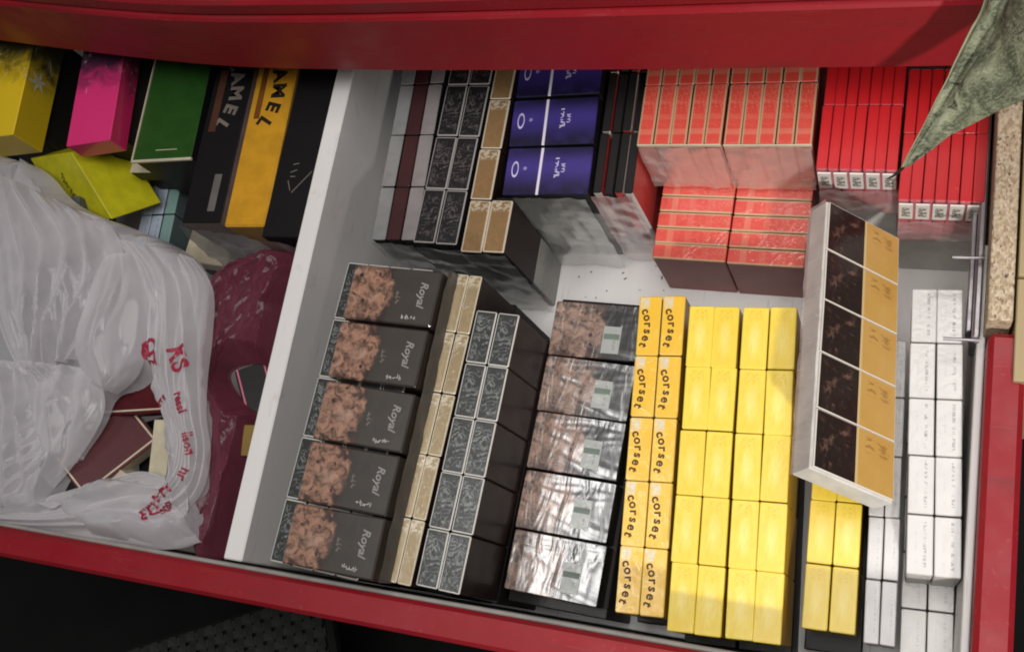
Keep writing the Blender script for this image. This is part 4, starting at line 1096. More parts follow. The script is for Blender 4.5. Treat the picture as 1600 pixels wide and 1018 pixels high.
-3,2,182,-2,2,186,-2,1,187,20,9,61,-8,-4,58,-26,-14,58,59,32,136,55,31,123,48,27,106,42,24,90,38,26,78,38,25,82,35,29,72,35,31,67,34,32,62,34,33,59,34,33,55,34,33,51,34,34,47,34,35,45,
34,36,43,34,36,42,34,37,42,34,37,47,33,38,53,32,37,47,32,36,47,32,36,53,32,35,53,32,34,49,32,34,52,32,34,59,31,32,68,25,27,83,18,21,99,18,22,96,12,24,81,12,26,76,9,25,88,9,24,89,
7,21,99,5,19,109,3,17,116,3,18,111,1,17,100,2,17,106,1,16,116,0,16,127,-4,15,140,-6,15,150,-7,14,158,-10,14,170,-14,14,182,-15,15,189,13,-11,67,0,0,68,-6,-2,71,-28,-9,70,0,2,186,-1,2,181,
-1,2,179,0,2,182,-1,3,190,-2,2,184,-2,2,187,-1,1,186,11,5,60,-18,-10,58,61,33,144,54,29,126,48,27,111,41,24,94,38,24,83,37,23,90,37,24,89,37,25,85,37,26,81,35,30,74,35,31,70,35,30,67,
35,31,62,35,33,57,34,34,53,34,35,49,34,36,46,34,37,43,34,37,43,33,38,49,33,37,45,33,36,47,32,36,53,33,36,50,33,35,50,33,35,56,31,33,66,28,29,79,20,23,95,18,21,105,16,22,98,11,24,83,
11,26,79,11,25,84,9,23,94,5,20,106,3,18,117,3,18,117,0,17,105,0,17,103,2,17,107,1,16,117,-1,16,128,-3,15,139,-4,15,146,-5,14,153,-8,14,165,-11,14,176,-11,13,181,-10,12,183,10,-18,69,4,-10,69,
1,-5,68,-13,-3,73,-1,2,184,-1,2,183,-1,2,178,-1,2,177,-1,2,181,-1,3,188,-1,2,186,-1,2,189,23,9,59,3,1,59,-9,-4,58,-28,-14,58,61,32,139,49,27,118,42,25,101,38,23,87,38,24,87,37,24,93,
36,25,88,36,25,82,35,27,84,35,28,83,35,29,80,36,29,75,35,30,68,35,31,65,35,32,62,35,33,59,35,34,55,34,35,51,34,36,47,34,37,44,34,37,45,33,36,52,34,37,51,35,37,50,35,37,53,33,35,62,
29,31,75,24,26,90,18,21,105,17,20,109,15,22,98,11,25,85,11,26,82,10,25,88,7,22,101,4,19,114,3,18,122,1,18,113,1,17,106,1,17,105,2,17,109,1,16,120,0,16,128,-1,15,136,-1,14,141,-2,13,148,
-6,14,161,-8,14,172,-8,13,175,-8,11,177,-7,10,178,-6,9,174,8,-27,68,8,-18,66,4,-8,66,-18,-4,74,-1,2,183,-2,2,180,-2,2,177,-2,2,178,-2,3,181,-1,3,187,-1,2,189,-1,2,189,15,6,58,-18,-9,59,
67,35,152,56,31,131,44,25,110,38,23,94,37,23,86,37,24,90,37,24,94,35,25,84,35,25,87,34,27,80,34,27,77,33,28,74,34,29,73,35,30,73,34,31,66,34,32,65,34,33,62,34,34,58,34,35,56,34,36,53,
34,36,51,34,37,49,34,37,54,35,38,52,37,38,52,36,38,57,32,34,70,27,29,85,21,24,100,16,20,113,17,20,112,12,23,98,10,25,87,10,26,87,9,24,95,6,21,110,3,18,123,4,18,123,1,18,113,1,17,109,
1,17,108,2,17,112,1,16,123,0,16,129,0,15,133,1,14,136,0,13,143,-6,14,159,-7,13,168,-7,12,170,-7,11,171,-6,10,173,-6,9,177,-5,9,175,-5,8,172,16,-24,67,10,-10,69,-3,-2,75,-24,-9,75,-2,2,180,
-2,2,178,-2,2,178,-2,2,180,-2,3,183,-2,3,187,-2,2,191,27,10,57,6,2,58,-8,-4,61,-28,-13,60,64,34,144,50,28,122,40,24,102,36,23,89,36,23,87,36,24,92,36,24,96,35,25,86,34,25,89,34,26,86,
33,27,78,33,28,75,33,29,73,33,30,72,33,31,68,33,32,65,34,33,63,34,34,60,34,35,57,34,36,55,34,36,54,34,37,54,34,37,56,36,38,55,37,38,56,36,37,64,30,32,79,25,27,95,18,22,110,16,19,120,
16,21,114,11,23,98,10,25,90,9,25,93,8,23,104,5,20,120,4,18,128,3,18,122,2,18,114,2,18,111,2,17,111,3,17,115,1,16,126,1,16,127,1,15,130,3,13,132,1,13,141,-5,14,158,-6,13,165,-5,12,165,
-6,11,165,-6,10,168,-5,9,168,-5,10,174,-4,8,174,-4,8,173,23,-20,71,9,-11,72,-1,-6,74,-12,-11,75,-2,3,175,-3,2,177,-2,2,178,-2,2,179,-2,2,181,-2,3,184,-3,3,189,-2,2,192,20,7,57,-18,-9,63,
66,35,154,55,30,133,43,25,112,37,22,95,35,23,87,35,24,89,35,23,95,35,24,98,35,24,93,34,25,85,34,26,85,34,27,85,32,28,77,32,29,74,33,30,72,33,31,69,32,32,66,33,33,63,33,34,62,33,35,60,
33,36,58,33,36,58,33,36,59,34,37,60,35,37,61,36,37,65,34,34,74,28,30,90,22,25,105,17,20,118,17,19,125,15,21,114,9,23,98,9,25,94,9,24,101,7,22,115,5,19,129,5,18,131,2,18,120,2,18,114,
2,18,113,2,18,112,3,17,119,2,16,127,2,16,125,2,15,127,3,14,130,1,13,141,-5,14,156,-5,13,161,-4,12,160,-4,10,159,-5,10,162,-5,10,168,-5,9,166,-4,9,170,-3,8,173,-4,8,177,-3,8,181,-3,7,182,
-3,4,178,-3,3,175,-2,2,176,-2,2,177,-2,2,181,-2,2,185,-3,2,191,-2,3,192,-1,3,197,12,4,56,-8,-4,64,-27,-13,63,62,33,145,47,26,122,38,22,102,35,22,91,34,23,88,34,23,94,34,23,98,34,24,94,
33,24,89,33,26,86,33,27,84,33,27,85,33,28,84,33,29,80,33,31,75,32,31,70,32,32,68,32,33,65,32,34,63,33,35,62,33,35,62,33,36,62,33,36,64,33,36,67,34,36,70,34,35,74,31,32,86,25,27,100,
20,23,115,17,19,127,17,19,129,11,21,113,8,23,100,8,24,100,8,23,110,6,20,126,5,19,137,5,19,132,2,18,119,2,18,116,2,18,115,3,18,114,2,17,123,2,16,125,2,16,123,2,15,125,3,14,129,0,14,141,
-3,14,153,-4,13,156,-3,11,155,-3,10,154,-3,9,156,-5,10,165,-5,10,166,-3,8,165,-2,8,167,-3,7,170,-2,6,170,-2,5,170,-2,4,174,-2,3,173,-2,2,173,-1,2,174,-1,2,176,-1,2,179,-1,1,181,-2,2,196,
26,9,54,4,1,54,-17,-9,63,66,32,156,50,27,133,40,23,112,35,22,97,34,22,89,34,23,90,33,23,96,33,23,98,33,24,93,32,25,90,32,26,88,32,27,85,32,28,82,32,28,80,32,30,77,32,31,74,32,32,72,
32,32,69,32,33,66,32,34,65,32,35,65,32,35,65,32,36,66,32,35,70,32,35,74,32,34,78,32,33,84,28,30,96,23,25,111,18,21,124,16,17,135,16,19,132,9,21,115,7,23,104,7,23,107,7,22,119,6,19,134,
6,19,141,5,19,132,2,18,119,2,18,118,2,17,117,3,17,117,2,17,123,3,16,123,3,15,121,2,15,126,2,14,128,-2,14,142,-3,14,151,-3,13,152,-3,11,150,-3,10,150,-2,9,151,-4,9,158,-3,9,160,-2,8,159,
-1,7,162,-1,6,165,-1,5,166,-1,5,169,-1,4,171,-1,3,171,-1,3,171,0,3,171,1,2,171,1,1,171,-9,-2,190,-11,9,200,19,6,52,-8,-4,61,-27,-13,61,60,30,147,47,26,126,36,22,105,33,21,93,33,22,90,
33,23,93,32,23,98,32,23,98,32,24,95,32,26,92,32,27,89,32,28,87,32,29,84,31,30,81,32,31,79,31,32,76,31,33,73,31,33,71,31,34,68,31,35,65,31,35,66,31,35,70,32,35,71,31,35,76,31,34,81,
30,33,87,29,31,95,26,28,107,20,23,121,16,19,134,15,17,142,14,19,134,8,21,118,7,23,110,7,23,115,5,20,127,5,19,139,6,19,140,2,18,127,2,18,122,3,18,121,3,17,120,3,17,119,3,17,123,3,16,123,
3,16,122,3,15,123,2,14,130,-2,14,144,-2,14,149,-2,12,147,-2,11,145,-2,10,145,-1,9,147,-2,8,150,-1,7,151,0,8,155,0,7,156,0,6,159,0,6,164,0,5,167,0,4,169,0,3,169,0,3,169,1,3,169,
2,2,166,0,1,175,-15,-3,197,-16,3,204,12,4,51,-17,-8,60,57,27,151,52,27,137,40,23,116,33,21,99,32,21,92,32,22,92,32,23,96,32,23,101,32,24,99,32,25,97,32,26,95,32,28,94,32,29,90,31,29,86,
31,30,84,31,32,80,31,33,77,31,33,75,31,33,72,31,34,69,31,35,67,31,35,68,31,35,73,31,35,77,30,34,82,29,33,89,28,32,96,27,29,105,23,26,117,18,21,131,14,17,144,14,16,148,12,19,137,7,21,123,
6,22,118,6,22,123,4,19,135,4,19,139,5,19,138,3,18,127,3,18,124,3,18,123,3,17,122,3,18,121,4,17,123,4,16,125,3,16,123,3,16,124,2,15,133,-1,14,144,0,14,147,-1,12,141,-1,11,141,-1,10,142,
0,9,144,0,8,146,0,8,148,1,7,149,2,6,150,2,6,153,1,6,160,1,5,165,0,4,168,1,4,169,2,3,168,2,3,166,2,2,165,-3,1,180,-15,-3,201,27,8,52,5,2,51,-7,-3,61,-27,-12,61,51,26,144,
44,24,127,35,21,109,32,21,96,31,22,92,32,23,94,32,23,99,31,23,103,31,24,100,31,26,98,31,27,95,31,28,92,31,29,90,31,29,88,31,30,87,31,31,86,31,32,84,31,33,80,30,33,74,30,34,72,30,35,70,
30,35,72,30,34,78,30,34,83,29,33,90,28,31,97,27,30,105,24,27,115,21,23,127,16,19,141,13,15,152,13,16,153,10,18,140,7,21,128,6,22,125,5,21,131,4,19,140,3,19,135,4,19,134,3,19,127,3,18,126,
3,18,125,3,18,124,4,18,123,3,16,129,4,16,128,4,17,123,4,17,125,2,16,135,0,15,143,1,14,142,0,12,136,0,11,136,0,10,138,1,9,141,1,8,143,2,7,144,3,7,143,3,6,145,3,6,149,2,6,157,
1,5,164,1,4,169,2,4,171,2,4,167,2,3,164,2,2,166,-7,0,185,-13,-3,201,21,6,54,-16,-7,63,50,24,149,47,25,138,38,22,119,32,21,103,31,21,95,31,22,95,31,23,98,31,23,105,31,24,106,31,25,102,
30,26,99,30,27,96,30,28,94,30,29,91,30,29,88,30,30,86,30,31,83,30,32,80,30,32,78,30,33,75,30,34,75,30,34,75,30,34,78,29,34,84,29,33,90,28,31,98,26,30,106,24,28,115,22,25,126,19,21,138,
15,17,151,13,14,160,13,15,157,9,18,144,6,21,133,6,21,132,5,19,140,5,18,142,3,19,133,3,19,131,4,18,129,4,18,128,4,18,127,4,18,126,4,17,128,3,16,134,3,16,127,4,17,123,4,17,126,2,16,136,
2,15,141,2,13,137,1,12,132,1,11,133,1,10,135,2,9,139,2,8,140,2,7,142,3,7,141,4,6,144,4,6,147,2,6,156,2,5,164,3,5,170,3,4,172,2,4,166,2,3,163,2,3,168,-7,0,187,-9,-3,198,
15,4,58,-4,-2,66,-24,-11,65,49,24,147,41,22,129,33,21,112,31,21,101,31,22,97,31,23,98,31,23,104,30,23,108,30,24,106,30,25,103,30,26,101,30,27,98,29,28,95,29,28,93,29,29,90,29,30,87,29,31,85,
29,32,82,29,32,79,29,33,78,29,33,79,29,34,81,29,33,85,28,33,91,28,32,98,26,30,106,24,28,115,22,25,126,20,22,137,17,19,149,14,15,161,13,13,168,12,15,161,8,18,149,5,20,137,6,20,140,5,19,146,
5,19,142,3,19,133,3,19,132,4,18,131,4,18,131,4,18,130,4,18,129,4,16,135,4,16,134,3,17,126,4,17,125,4,17,128,3,16,137,3,15,140,2,13,132,2,11,128,2,11,130,2,10,133,2,9,139,2,8,137,
3,8,140,3,7,141,4,6,144,4,6,148,3,6,156,3,5,163,3,5,171,4,4,172,2,4,164,3,4,163,2,3,171,-5,0,188,-6,-3,193,10,2,63,-13,-6,69,50,25,155,46,24,141,35,21,121,31,21,107,30,22,102,
30,22,101,30,23,101,30,23,104,30,23,107,30,23,111,30,24,110,30,24,109,30,25,106,29,26,103,29,27,100,29,28,97,29,29,94,29,30,90,29,31,86,29,32,83,29,33,82,29,33,84,29,33,88,28,32,92,27,32,98,
26,30,106,25,28,115,22,26,125,20,23,136,18,20,147,16,17,159,12,13,171,13,12,174,11,15,166,8,17,154,5,20,143,6,20,142,6,19,149,5,19,142,4,19,136,4,19,135,4,18,134,4,18,134,4,18,132,4,17,133,
4,17,136,3,16,129,4,17,128,5,17,126,4,17,130,4,16,138,4,15,139,2,13,129,3,11,126,3,11,128,2,10,131,3,9,136,3,8,135,3,8,139,3,7,141,4,7,144,4,6,149,3,6,156,3,5,163,3,5,171,
3,4,171,2,4,164,3,4,165,1,3,174,-3,1,187,27,6,68,4,1,67,-2,-1,72,-22,-10,72,50,25,152,40,22,133,30,19,114,30,21,109,30,22,106,30,22,104,30,23,104,30,23,106,29,23,111,29,23,114,29,24,111,
28,24,103,28,25,102,28,26,100,28,27,96,28,28,93,28,29,90,28,30,90,28,31,88,28,32,87,28,32,86,28,33,89,28,32,94,27,32,99,26,30,105,25,29,114,23,27,123,20,24,134,18,21,145,16,17,158,13,14,170,
12,12,179,12,13,178,11,14,171,9,16,163,6,18,151,7,20,144,6,19,152,6,19,146,4,19,138,4,19,137,4,18,136,4,18,135,5,18,134,4,18,137,4,18,133,5,18,131,5,18,132,4,18,126,5,17,132,4,17,140,
4,16,138,2,13,126,3,12,125,3,11,127,3,10,130,3,9,133,3,8,135,3,8,141,3,8,141,3,7,144,4,6,150,3,6,156,3,6,162,2,5,171,3,5,169,3,4,165,2,4,169,-1,2,180,-3,1,190,22,5,72,
-11,-5,73,47,21,160,37,18,141,30,18,123,29,19,117,29,20,113,29,21,110,29,22,108,29,23,107,29,23,111,29,23,115,28,23,111,29,24,108,28,23,112,26,25,102,27,26,100,27,27,97,27,27,94,27,29,92,27,30,90,
27,31,89,27,32,90,28,32,91,28,32,94,27,32,100,26,31,105,25,29,113,23,27,123,21,26,131,16,21,145,15,19,155,13,14,169,11,12,180,11,12,182,11,13,178,10,14,170,9,15,167,9,16,160,6,19,149,7,19,153,
6,19,148,5,19,140,5,19,139,5,18,138,5,18,137,5,18,136,5,18,137,5,18,134,5,18,135,5,18,133,4,18,126,4,17,134,5,17,139,5,16,134,2,13,123,3,12,125,4,11,127,4,10,129,4,10,132,3,9,137,
3,8,142,3,7,146,3,7,144,3,7,152,3,6,157,3,6,161,2,5,171,2,5,168,2,4,167,1,3,173,-1,2,183,-3,0,193,17,4,73,0,0,72,-20,-9,73,46,20,155,30,16,133,29,17,127,28,19,121,28,20,117,
28,21,113,29,22,111,29,22,110,28,22,114,28,23,115,29,23,112,30,24,113,29,22,121,25,25,108,25,26,101,26,27,99,26,27,96,26,29,93,27,31,92,27,32,91,27,33,90,27,32,95,27,32,100,26,31,106,25,30,112,
24,28,120,20,25,132,19,24,141,13,18,156,12,17,165,10,13,179,10,12,185,10,12,182,10,13,178,9,15,170,8,16,166,7,17,159,8,17,158,5,18,147,5,18,143,5,19,144,5,19,141,5,19,140,5,19,139,5,18,139,
5,18,138,5,18,138,5,18,137,4,17,129,4,17,129,4,17,134,5,16,135,3,14,126,3,13,123,3,13,125,4,11,127,4,10,129,4,10,131,4,9,133,3,8,142,3,7,147,3,7,147,3,7,153,3,6,159,3,6,162,
2,5,171,2,5,169,2,5,170,1,3,177,0,2,185,-2,0,195,11,3,73,-9,-4,71,41,8,166,30,13,147,29,15,139,28,17,132,27,19,126,27,20,121,28,21,118,28,21,117,28,22,115,28,22,114,28,23,116,29,24,115,
29,22,124,29,21,129,27,24,118,25,26,105,25,27,100,25,28,97,25,28,101,26,28,103,26,29,104,26,29,105,26,33,99,25,32,105,25,30,112,24,29,120,22,27,129,18,23,142,17,21,151,10,16,167,8,13,178,8,12,186,
9,12,187,9,13,182,8,14,177,8,15,170,7,16,165,6,17,160,6,17,157,6,18,150,5,19,144,5,19,143,5,19,143,5,19,143,5,19,142,5,18,141,5,18,141,5,18,140,4,18,134,4,18,130,4,17,132,4,17,132,
3,16,128,3,15,124,3,13,123,3,13,126,3,12,129,4,10,130,5,10,131,5,9,133,5,8,136,4,8,146,3,7,150,3,7,155,3,6,160,3,6,164,2,5,172,2,5,170,1,5,174,0,3,182,0,2,187,27,8,74,
5,1,74,-18,-8,69,37,7,170,31,12,155,29,14,147,28,16,141,28,17,135,28,17,132,29,15,134,30,16,132,29,19,126,28,22,121,28,23,120,29,23,121,31,23,126,29,21,135,28,23,125,25,25,112,25,27,103,25,27,99,
25,28,97,26,28,98,26,29,103,24,27,113,23,31,109,24,31,113,23,30,119,23,28,127,21,25,137,15,21,152,14,19,161,8,14,176,6,12,186,7,11,190,8,12,187,8,13,181,7,14,176,7,15,171,6,16,165,6,17,160,
5,17,155,5,18,151,5,19,147,5,19,145,5,19,145,5,19,144,5,19,144,5,18,143,5,18,143,5,18,141,4,18,134,4,18,131,4,17,132,4,17,130,3,17,125,3,15,122,4,14,123,4,13,128,3,12,132,4,10,135,
4,8,140,5,7,143,5,8,140,4,8,146,4,7,152,3,7,157,3,6,162,2,6,167,2,6,173,2,5,172,0,4,179,0,3,178,1,2,182,19,7,74,-27,-10,66,34,6,175,31,10,165,31,10,161,30,11,154,29,13,148,
29,10,150,30,9,150,31,11,147,30,13,142,29,16,137,28,20,131,29,22,130,29,20,136,29,21,139,28,22,129,27,25,118,26,26,108,25,27,102,25,28,97,24,26,107,24,27,111,21,25,123,21,29,120,21,29,123,21,29,127,
21,27,135,18,23,148,13,19,162,11,16,172,6,12,186,5,11,193,7,12,192,7,12,186,7,13,180,6,14,175,6,15,171,6,16,166,5,17,161,5,17,157,5,18,153,4,19,149,4,19,147,4,19,146,5,19,146,5,18,147,
5,18,146,5,18,144,4,18,139,3,19,132,3,18,135,4,17,135,4,17,128,3,17,121,3,16,119,4,14,125,4,12,132,4,12,136,3,11,140,4,9,141,5,8,141,5,8,143,4,8,149,3,7,155,3,7,160,3,6,164,
2,6,169,2,6,175,2,5,175,1,4,179,1,3,176,1,2,180,11,4,73,0,0,62,34,3,186,34,5,180,33,6,174,32,7,168,31,9,162,30,9,154,28,8,142,28,10,144,28,13,144,28,15,144,28,17,143,28,19,141,
29,20,141,28,21,138,28,23,130,28,25,122,27,26,113,25,27,103,25,27,99,22,25,114,21,24,123,19,23,132,19,23,136,18,23,139,19,24,142,20,25,143,15,21,158,11,17,171,8,13,183,5,11,194,5,11,196,6,12,191,
6,12,185,6,13,179,5,14,175,5,15,171,5,16,167,5,17,165,5,18,160,4,18,154,4,19,150,4,19,148,4,19,149,5,19,149,5,18,151,5,18,149,4,18,145,3,18,136,3,18,139,3,18,141,2,17,133,3,17,126,
3,17,120,3,16,121,2,14,131,4,12,135,4,11,141,3,11,144,4,10,147,4,8,148,4,8,150,4,8,152,3,7,158,3,6,164,3,6,167,3,6,171,2,6,177,2,5,177,2,4,176,2,3,177,20,11,71,1,1,72,
0,0,60,38,3,187,30,1,169,29,4,165,29,6,159,28,6,153,26,7,144,26,7,137,25,8,133,26,9,131,26,10,129,26,12,127,25,13,126,26,15,125,25,19,125,25,20,118,25,23,113,25,26,112,24,27,105,25,27,102,
23,26,114,23,24,118,20,24,131,18,23,139,18,22,145,17,22,150,18,23,153,12,18,169,9,15,181,5,11,193,5,10,199,5,11,197,5,12,190,5,13,184,5,13,179,4,14,174,4,15,171,5,16,168,6,17,170,6,17,167,
4,19,157,4,19,152,4,19,151,4,19,152,4,18,153,4,18,155,5,18,152,4,19,145,3,18,137,3,18,141,3,18,139,2,17,130,3,17,127,3,17,124,3,15,128,2,13,137,3,12,138,4,11,140,4,11,145,4,10,145,
4,9,146,4,9,150,3,8,155,3,7,162,2,6,168,3,6,170,2,5,175,2,6,179,3,6,179,2,4,180,25,17,69,9,6,70,0,0,58,39,2,186,28,1,166,26,2,155,25,4,151,25,5,145,24,6,139,24,7,133,
23,8,129,23,9,127,23,10,125,23,12,123,23,14,120,23,16,118,22,18,115,22,20,113,23,24,110,23,27,107,23,28,105,24,28,108,24,27,112,23,25,119,22,24,127,21,24,135,19,23,143,18,23,152,14,19,166,10,16,180,
6,12,191,5,10,200,5,10,201,5,11,196,5,12,190,4,13,184,4,13,179,4,14,174,4,15,171,5,16,168,7,17,169,7,17,174,4,19,161,4,19,154,4,19,154,4,18,156,4,18,157,4,18,158,5,18,154,3,19,144,
2,19,137,2,18,136,2,18,133,2,17,133,2,17,132,3,15,134,2,13,139,2,13,140,3,12,141,4,12,141,5,11,142,5,10,143,4,10,147,4,9,153,3,8,160,2,7,166,2,6,173,2,5,174,1,4,182,0,7,185,
0,8,187,24,23,64,12,10,67,0,0,56,39,2,184,27,1,164,24,1,151,23,3,145,22,5,140,22,6,135,22,7,130,21,8,127,22,9,127,21,11,127,21,13,126,21,16,125,21,17,120,21,19,117,21,21,114,21,24,112,
21,27,109,21,28,112,21,27,117,21,25,124,20,24,131,19,23,139,17,22,147,15,21,157,13,19,167,10,17,178,7,14,191,5,11,201,4,10,204,4,11,201,4,11,196,4,12,190,3,13,185,3,13,179,3,14,174,3,15,171,
4,16,169,7,17,169,6,17,177,5,18,168,4,19,157,4,19,158,4,18,160,4,18,162,4,18,161,4,19,155,2,19,144,2,20,139,2,19,139,2,18,139,2,16,139,2,15,141,2,14,143,2,14,144,3,13,144,3,12,145,
3,11,146,4,10,148,4,10,150,4,9,153,4,8,159,3,7,165,2,6,172,1,5,179,2,5,179,-3,6,192,-5,12,191,19,24,59,10,11,61,0,0,55,37,2,183,27,1,163,22,2,148,21,3,140,20,4,135,20,6,131,
20,7,128,20,8,127,20,10,128,20,11,130,20,14,129,19,16,124,19,18,121,19,19,118,19,21,116,19,24,115,19,26,117,19,26,121,18,25,128,17,23,136,16,21,143,15,20,152,13,19,161,11,17,170,9,16,180,7,15,190,
5,12,201,4,11,208,4,11,206,4,11,201,4,11,197,3,12,192,3,13,187,3,13,181,2,14,176,2,15,172,3,16,170,6,17,170,6,17,177,4,18,167,4,19,161,4,18,163,4,18,165,4,17,167,4,18,165,3,19,156,
2,19,147,2,19,144,2,18,146,2,17,146,2,15,148,3,14,149,3,14,148,3,14,146,3,12,149,3,11,151,3,11,153,3,9,157,3,8,160,3,8,163,3,8,166,3,7,171,0,5,181,-1,5,189,-5,2,195,4,7,194,
13,21,56,7,10,57,0,0,53,36,2,181,27,2,162,20,2,145,19,3,137,18,4,132,18,6,129,18,7,128,18,8,128,18,10,131,18,12,132,18,15,130,17,17,125,17,18,123,17,19,120,17,21,120,16,21,126,16,21,131,
16,21,136,15,21,141,15,21,146,14,20,154,12,18,163,10,16,172,8,15,182,6,13,191,4,13,200,4,12,209,4,12,210,4,12,206,4,12,201,4,12,197,4,12,195,3,12,191,3,13,185,2,14,178,2,15,174,3,16,172,
5,17,172,5,17,177,4,18,169,4,19,165,4,18,168,4,17,171,4,17,171,4,17,167,3,18,159,3,19,154,3,18,153,3,16,154,2,15,156,2,13,158,3,13,155,3,14,152,1,10,159,2,10,159,3,10,160,3,10,161,
2,8,166,2,5,171,2,4,175,2,6,175,2,6,178,-1,3,189,-1,4,192,12,24,56,8,14,55,2,4,55,0,0,51,35,1,179,27,2,162,19,2,143,17,3,135,17,4,131,17,6,128,17,7,128,17,9,130,16,10,134,
16,13,132,16,15,130,16,17,127,16,18,125,16,19,125,16,20,128,16,20,131,15,21,135,15,21,140,14,20,145,13,19,154,10,17,164,8,16,174,7,15,183,6,14,189,5,13,194,5,13,200,4,14,210,5,13,210,4,12,206,
4,12,202,4,12,197,4,12,195,4,12,194,4,12,190,3,14,183,2,15,177,3,16,174,4,17,174,4,17,176,4,18,172,4,18,169,4,17,174,4,17,177,4,17,176,3,17,171,3,18,165,3,18,163,3,17,162,3,14,165,
3,12,168,3,12,166,2,13,160,3,11,162,1,6,172,1,7,171,2,7,171,2,7,172,2,5,178,1,2,183,0,0,189,0,3,187,0,5,186,9,23,59,6,14,57,2,5,56,0,0,50,34,1,178,24,1,159,17,2,142,
16,3,133,15,4,129,15,5,128,15,7,129,15,9,131,15,11,134,15,12,138,15,14,134,15,16,133,15,17,131,14,19,130,14,20,131,14,20,134,14,20,138,14,20,145,11,18,154,9,16,166,7,15,174,7,16,179,7,15,181,
8,12,181,7,12,186,4,13,198,5,12,200,5,11,201,5,12,204,5,12,202,4,12,198,4,12,194,4,12,192,4,12,194,4,13,190,3,14,182,3,16,177,4,17,176,4,17,177,4,18,175,4,18,175,4,17,180,4,16,183,
3,16,181,3,17,176,3,17,173,3,17,172,3,15,174,2,11,179,3,9,178,2,11,170,2,12,167,1,8,175,0,4,183,1,3,184,1,3,184,1,3,185,1,2,188,1,1,192,8,24,59,6,17,59,3,10,59,1,2,59,
0,0,50,33,1,177,25,1,159,15,2,140,14,3,132,14,4,128,14,5,127,14,7,129,13,9,133,13,10,137,13,12,140,13,14,138,13,16,135,13,17,132,13,19,131,13,20,133,13,20,138,12,19,147,9,15,159,8,15,166,
8,15,171,8,16,172,8,14,170,8,12,169,9,11,172,5,12,187,4,12,191,5,10,191,5,9,190,5,10,192,5,12,195,5,12,197,5,12,195,4,12,191,4,12,189,4,13,192,4,14,189,4,16,182,4,17,178,4,17,179,
4,17,180,4,17,181,3,16,187,3,16,189,3,16,186,3,16,183,3,16,182,3,14,184,2,10,190,2,8,191,3,8,186,1,11,174,0,7,181,0,4,188,0,1,194,0,1,193,0,3,189,7,23,58,5,16,58,3,10,58,
1,3,59,0,0,51,31,1,175,23,1,158,14,2,139,12,3,131,12,4,127,12,5,127,12,7,130,11,8,135,11,10,139,11,12,141,11,14,136,11,16,133,11,17,133,11,19,136,11,19,140,10,19,148,8,15,159,8,15,162,
8,15,163,9,15,162,9,13,159,9,10,156,9,10,159,6,11,172,5,11,182,5,10,182,5,9,181,5,7,179,5,8,180,5,8,182,5,9,184,5,11,188,5,12,188,5,12,188,5,12,185,4,14,191,5,15,189,4,17,181,
4,17,181,4,17,185,4,17,187,3,15,194,3,15,194,3,15,193,3,14,193,3,12,195,2,9,199,2,8,201,3,6,201,3,7,193,3,9,184,3,7,182,6,25,66,5,19,65,3,13,62,2,7,60,0,1,59,0,0,52,
27,1,172,18,1,154,12,2,137,11,3,130,11,4,127,11,5,129,10,7,133,10,8,138,9,10,141,9,12,139,9,14,136,9,15,137,9,16,140,8,16,147,8,15,154,7,16,159,8,15,157,8,14,154,8,13,152,9,11,149,
9,9,146,9,9,148,7,10,158,5,11,171,6,10,173,6,8,172,6,7,172,6,6,171,5,8,180,5,9,178,5,9,178,5,9,177,5,11,178,5,12,180,5,13,183,5,13,184,4,15,188,5,15,189,4,17,184,3,16,189,
3,16,194,3,14,200,3,13,204,4,13,205,4,12,205,4,10,204,3,9,206,3,7,205,7,25,72,5,19,72,3,13,71,2,8,68,1,2,66,0,0,54,22,0,168,15,1,151,11,2,138,10,3,130,9,4,126,9,5,131,
8,7,137,8,8,141,8,10,143,8,12,141,8,13,141,7,14,144,7,14,149,7,15,152,7,15,153,7,14,150,8,12,146,8,11,143,8,10,141,9,8,138,9,8,140,8,9,147,5,10,160,5,10,165,6,8,164,7,6,163,
7,6,164,7,5,164,5,7,172,4,9,179,4,9,182,4,10,179,4,11,177,4,12,177,5,12,176,5,13,178,4,14,183,4,15,187,4,17,188,4,17,190,8,18,190,5,16,202,1,15,203,2,13,203,7,27,62,6,20,66,
4,14,69,2,8,71,1,2,72,0,0,56,17,0,165,12,1,150,10,2,138,9,3,129,8,4,125,8,5,130,8,5,129,6,8,137,6,11,143,6,13,144,6,13,146,6,14,146,7,14,146,7,14,144,7,11,140,7,10,136,
8,10,135,8,10,136,7,8,131,9,8,132,8,8,139,6,9,150,5,9,156,6,8,155,7,6,154,8,5,155,8,4,156,8,4,157,8,4,161,6,6,169,5,8,177,4,9,184,4,9,188,4,8,192,4,7,193,4,10,189,
4,15,181,1,18,195,-2,25,192,5,21,193,0,18,196,7,24,51,5,17,54,3,11,57,1,4,61,0,0,57,15,0,164,10,1,149,8,2,137,8,4,128,7,5,123,7,5,123,7,5,123,7,7,128,6,11,137,5,14,143,
5,13,140,5,11,134,7,11,135,6,10,131,7,9,130,7,9,128,8,10,131,7,7,124,7,7,126,7,8,134,7,8,141,6,9,146,6,7,146,7,6,146,7,5,147,8,4,149,8,4,150,8,4,153,8,4,156,8,5,160,
7,5,165,7,5,170,7,5,176,7,6,182,5,7,191,2,7,203,-1,11,200,6,17,188,9,23,56,5,16,52,3,8,51,1,2,51,0,0,58,16,-1,166,9,1,150,7,2,136,7,4,128,6,5,123,6,5,121,6,5,120,
6,7,123,6,11,129,4,14,138,4,12,132,4,9,123,6,7,121,6,7,120,6,7,120,7,9,124,7,7,119,7,7,121,5,7,131,6,8,136,7,8,138,7,7,138,7,6,137,8,5,139,8,4,141,8,4,143,8,4,146,
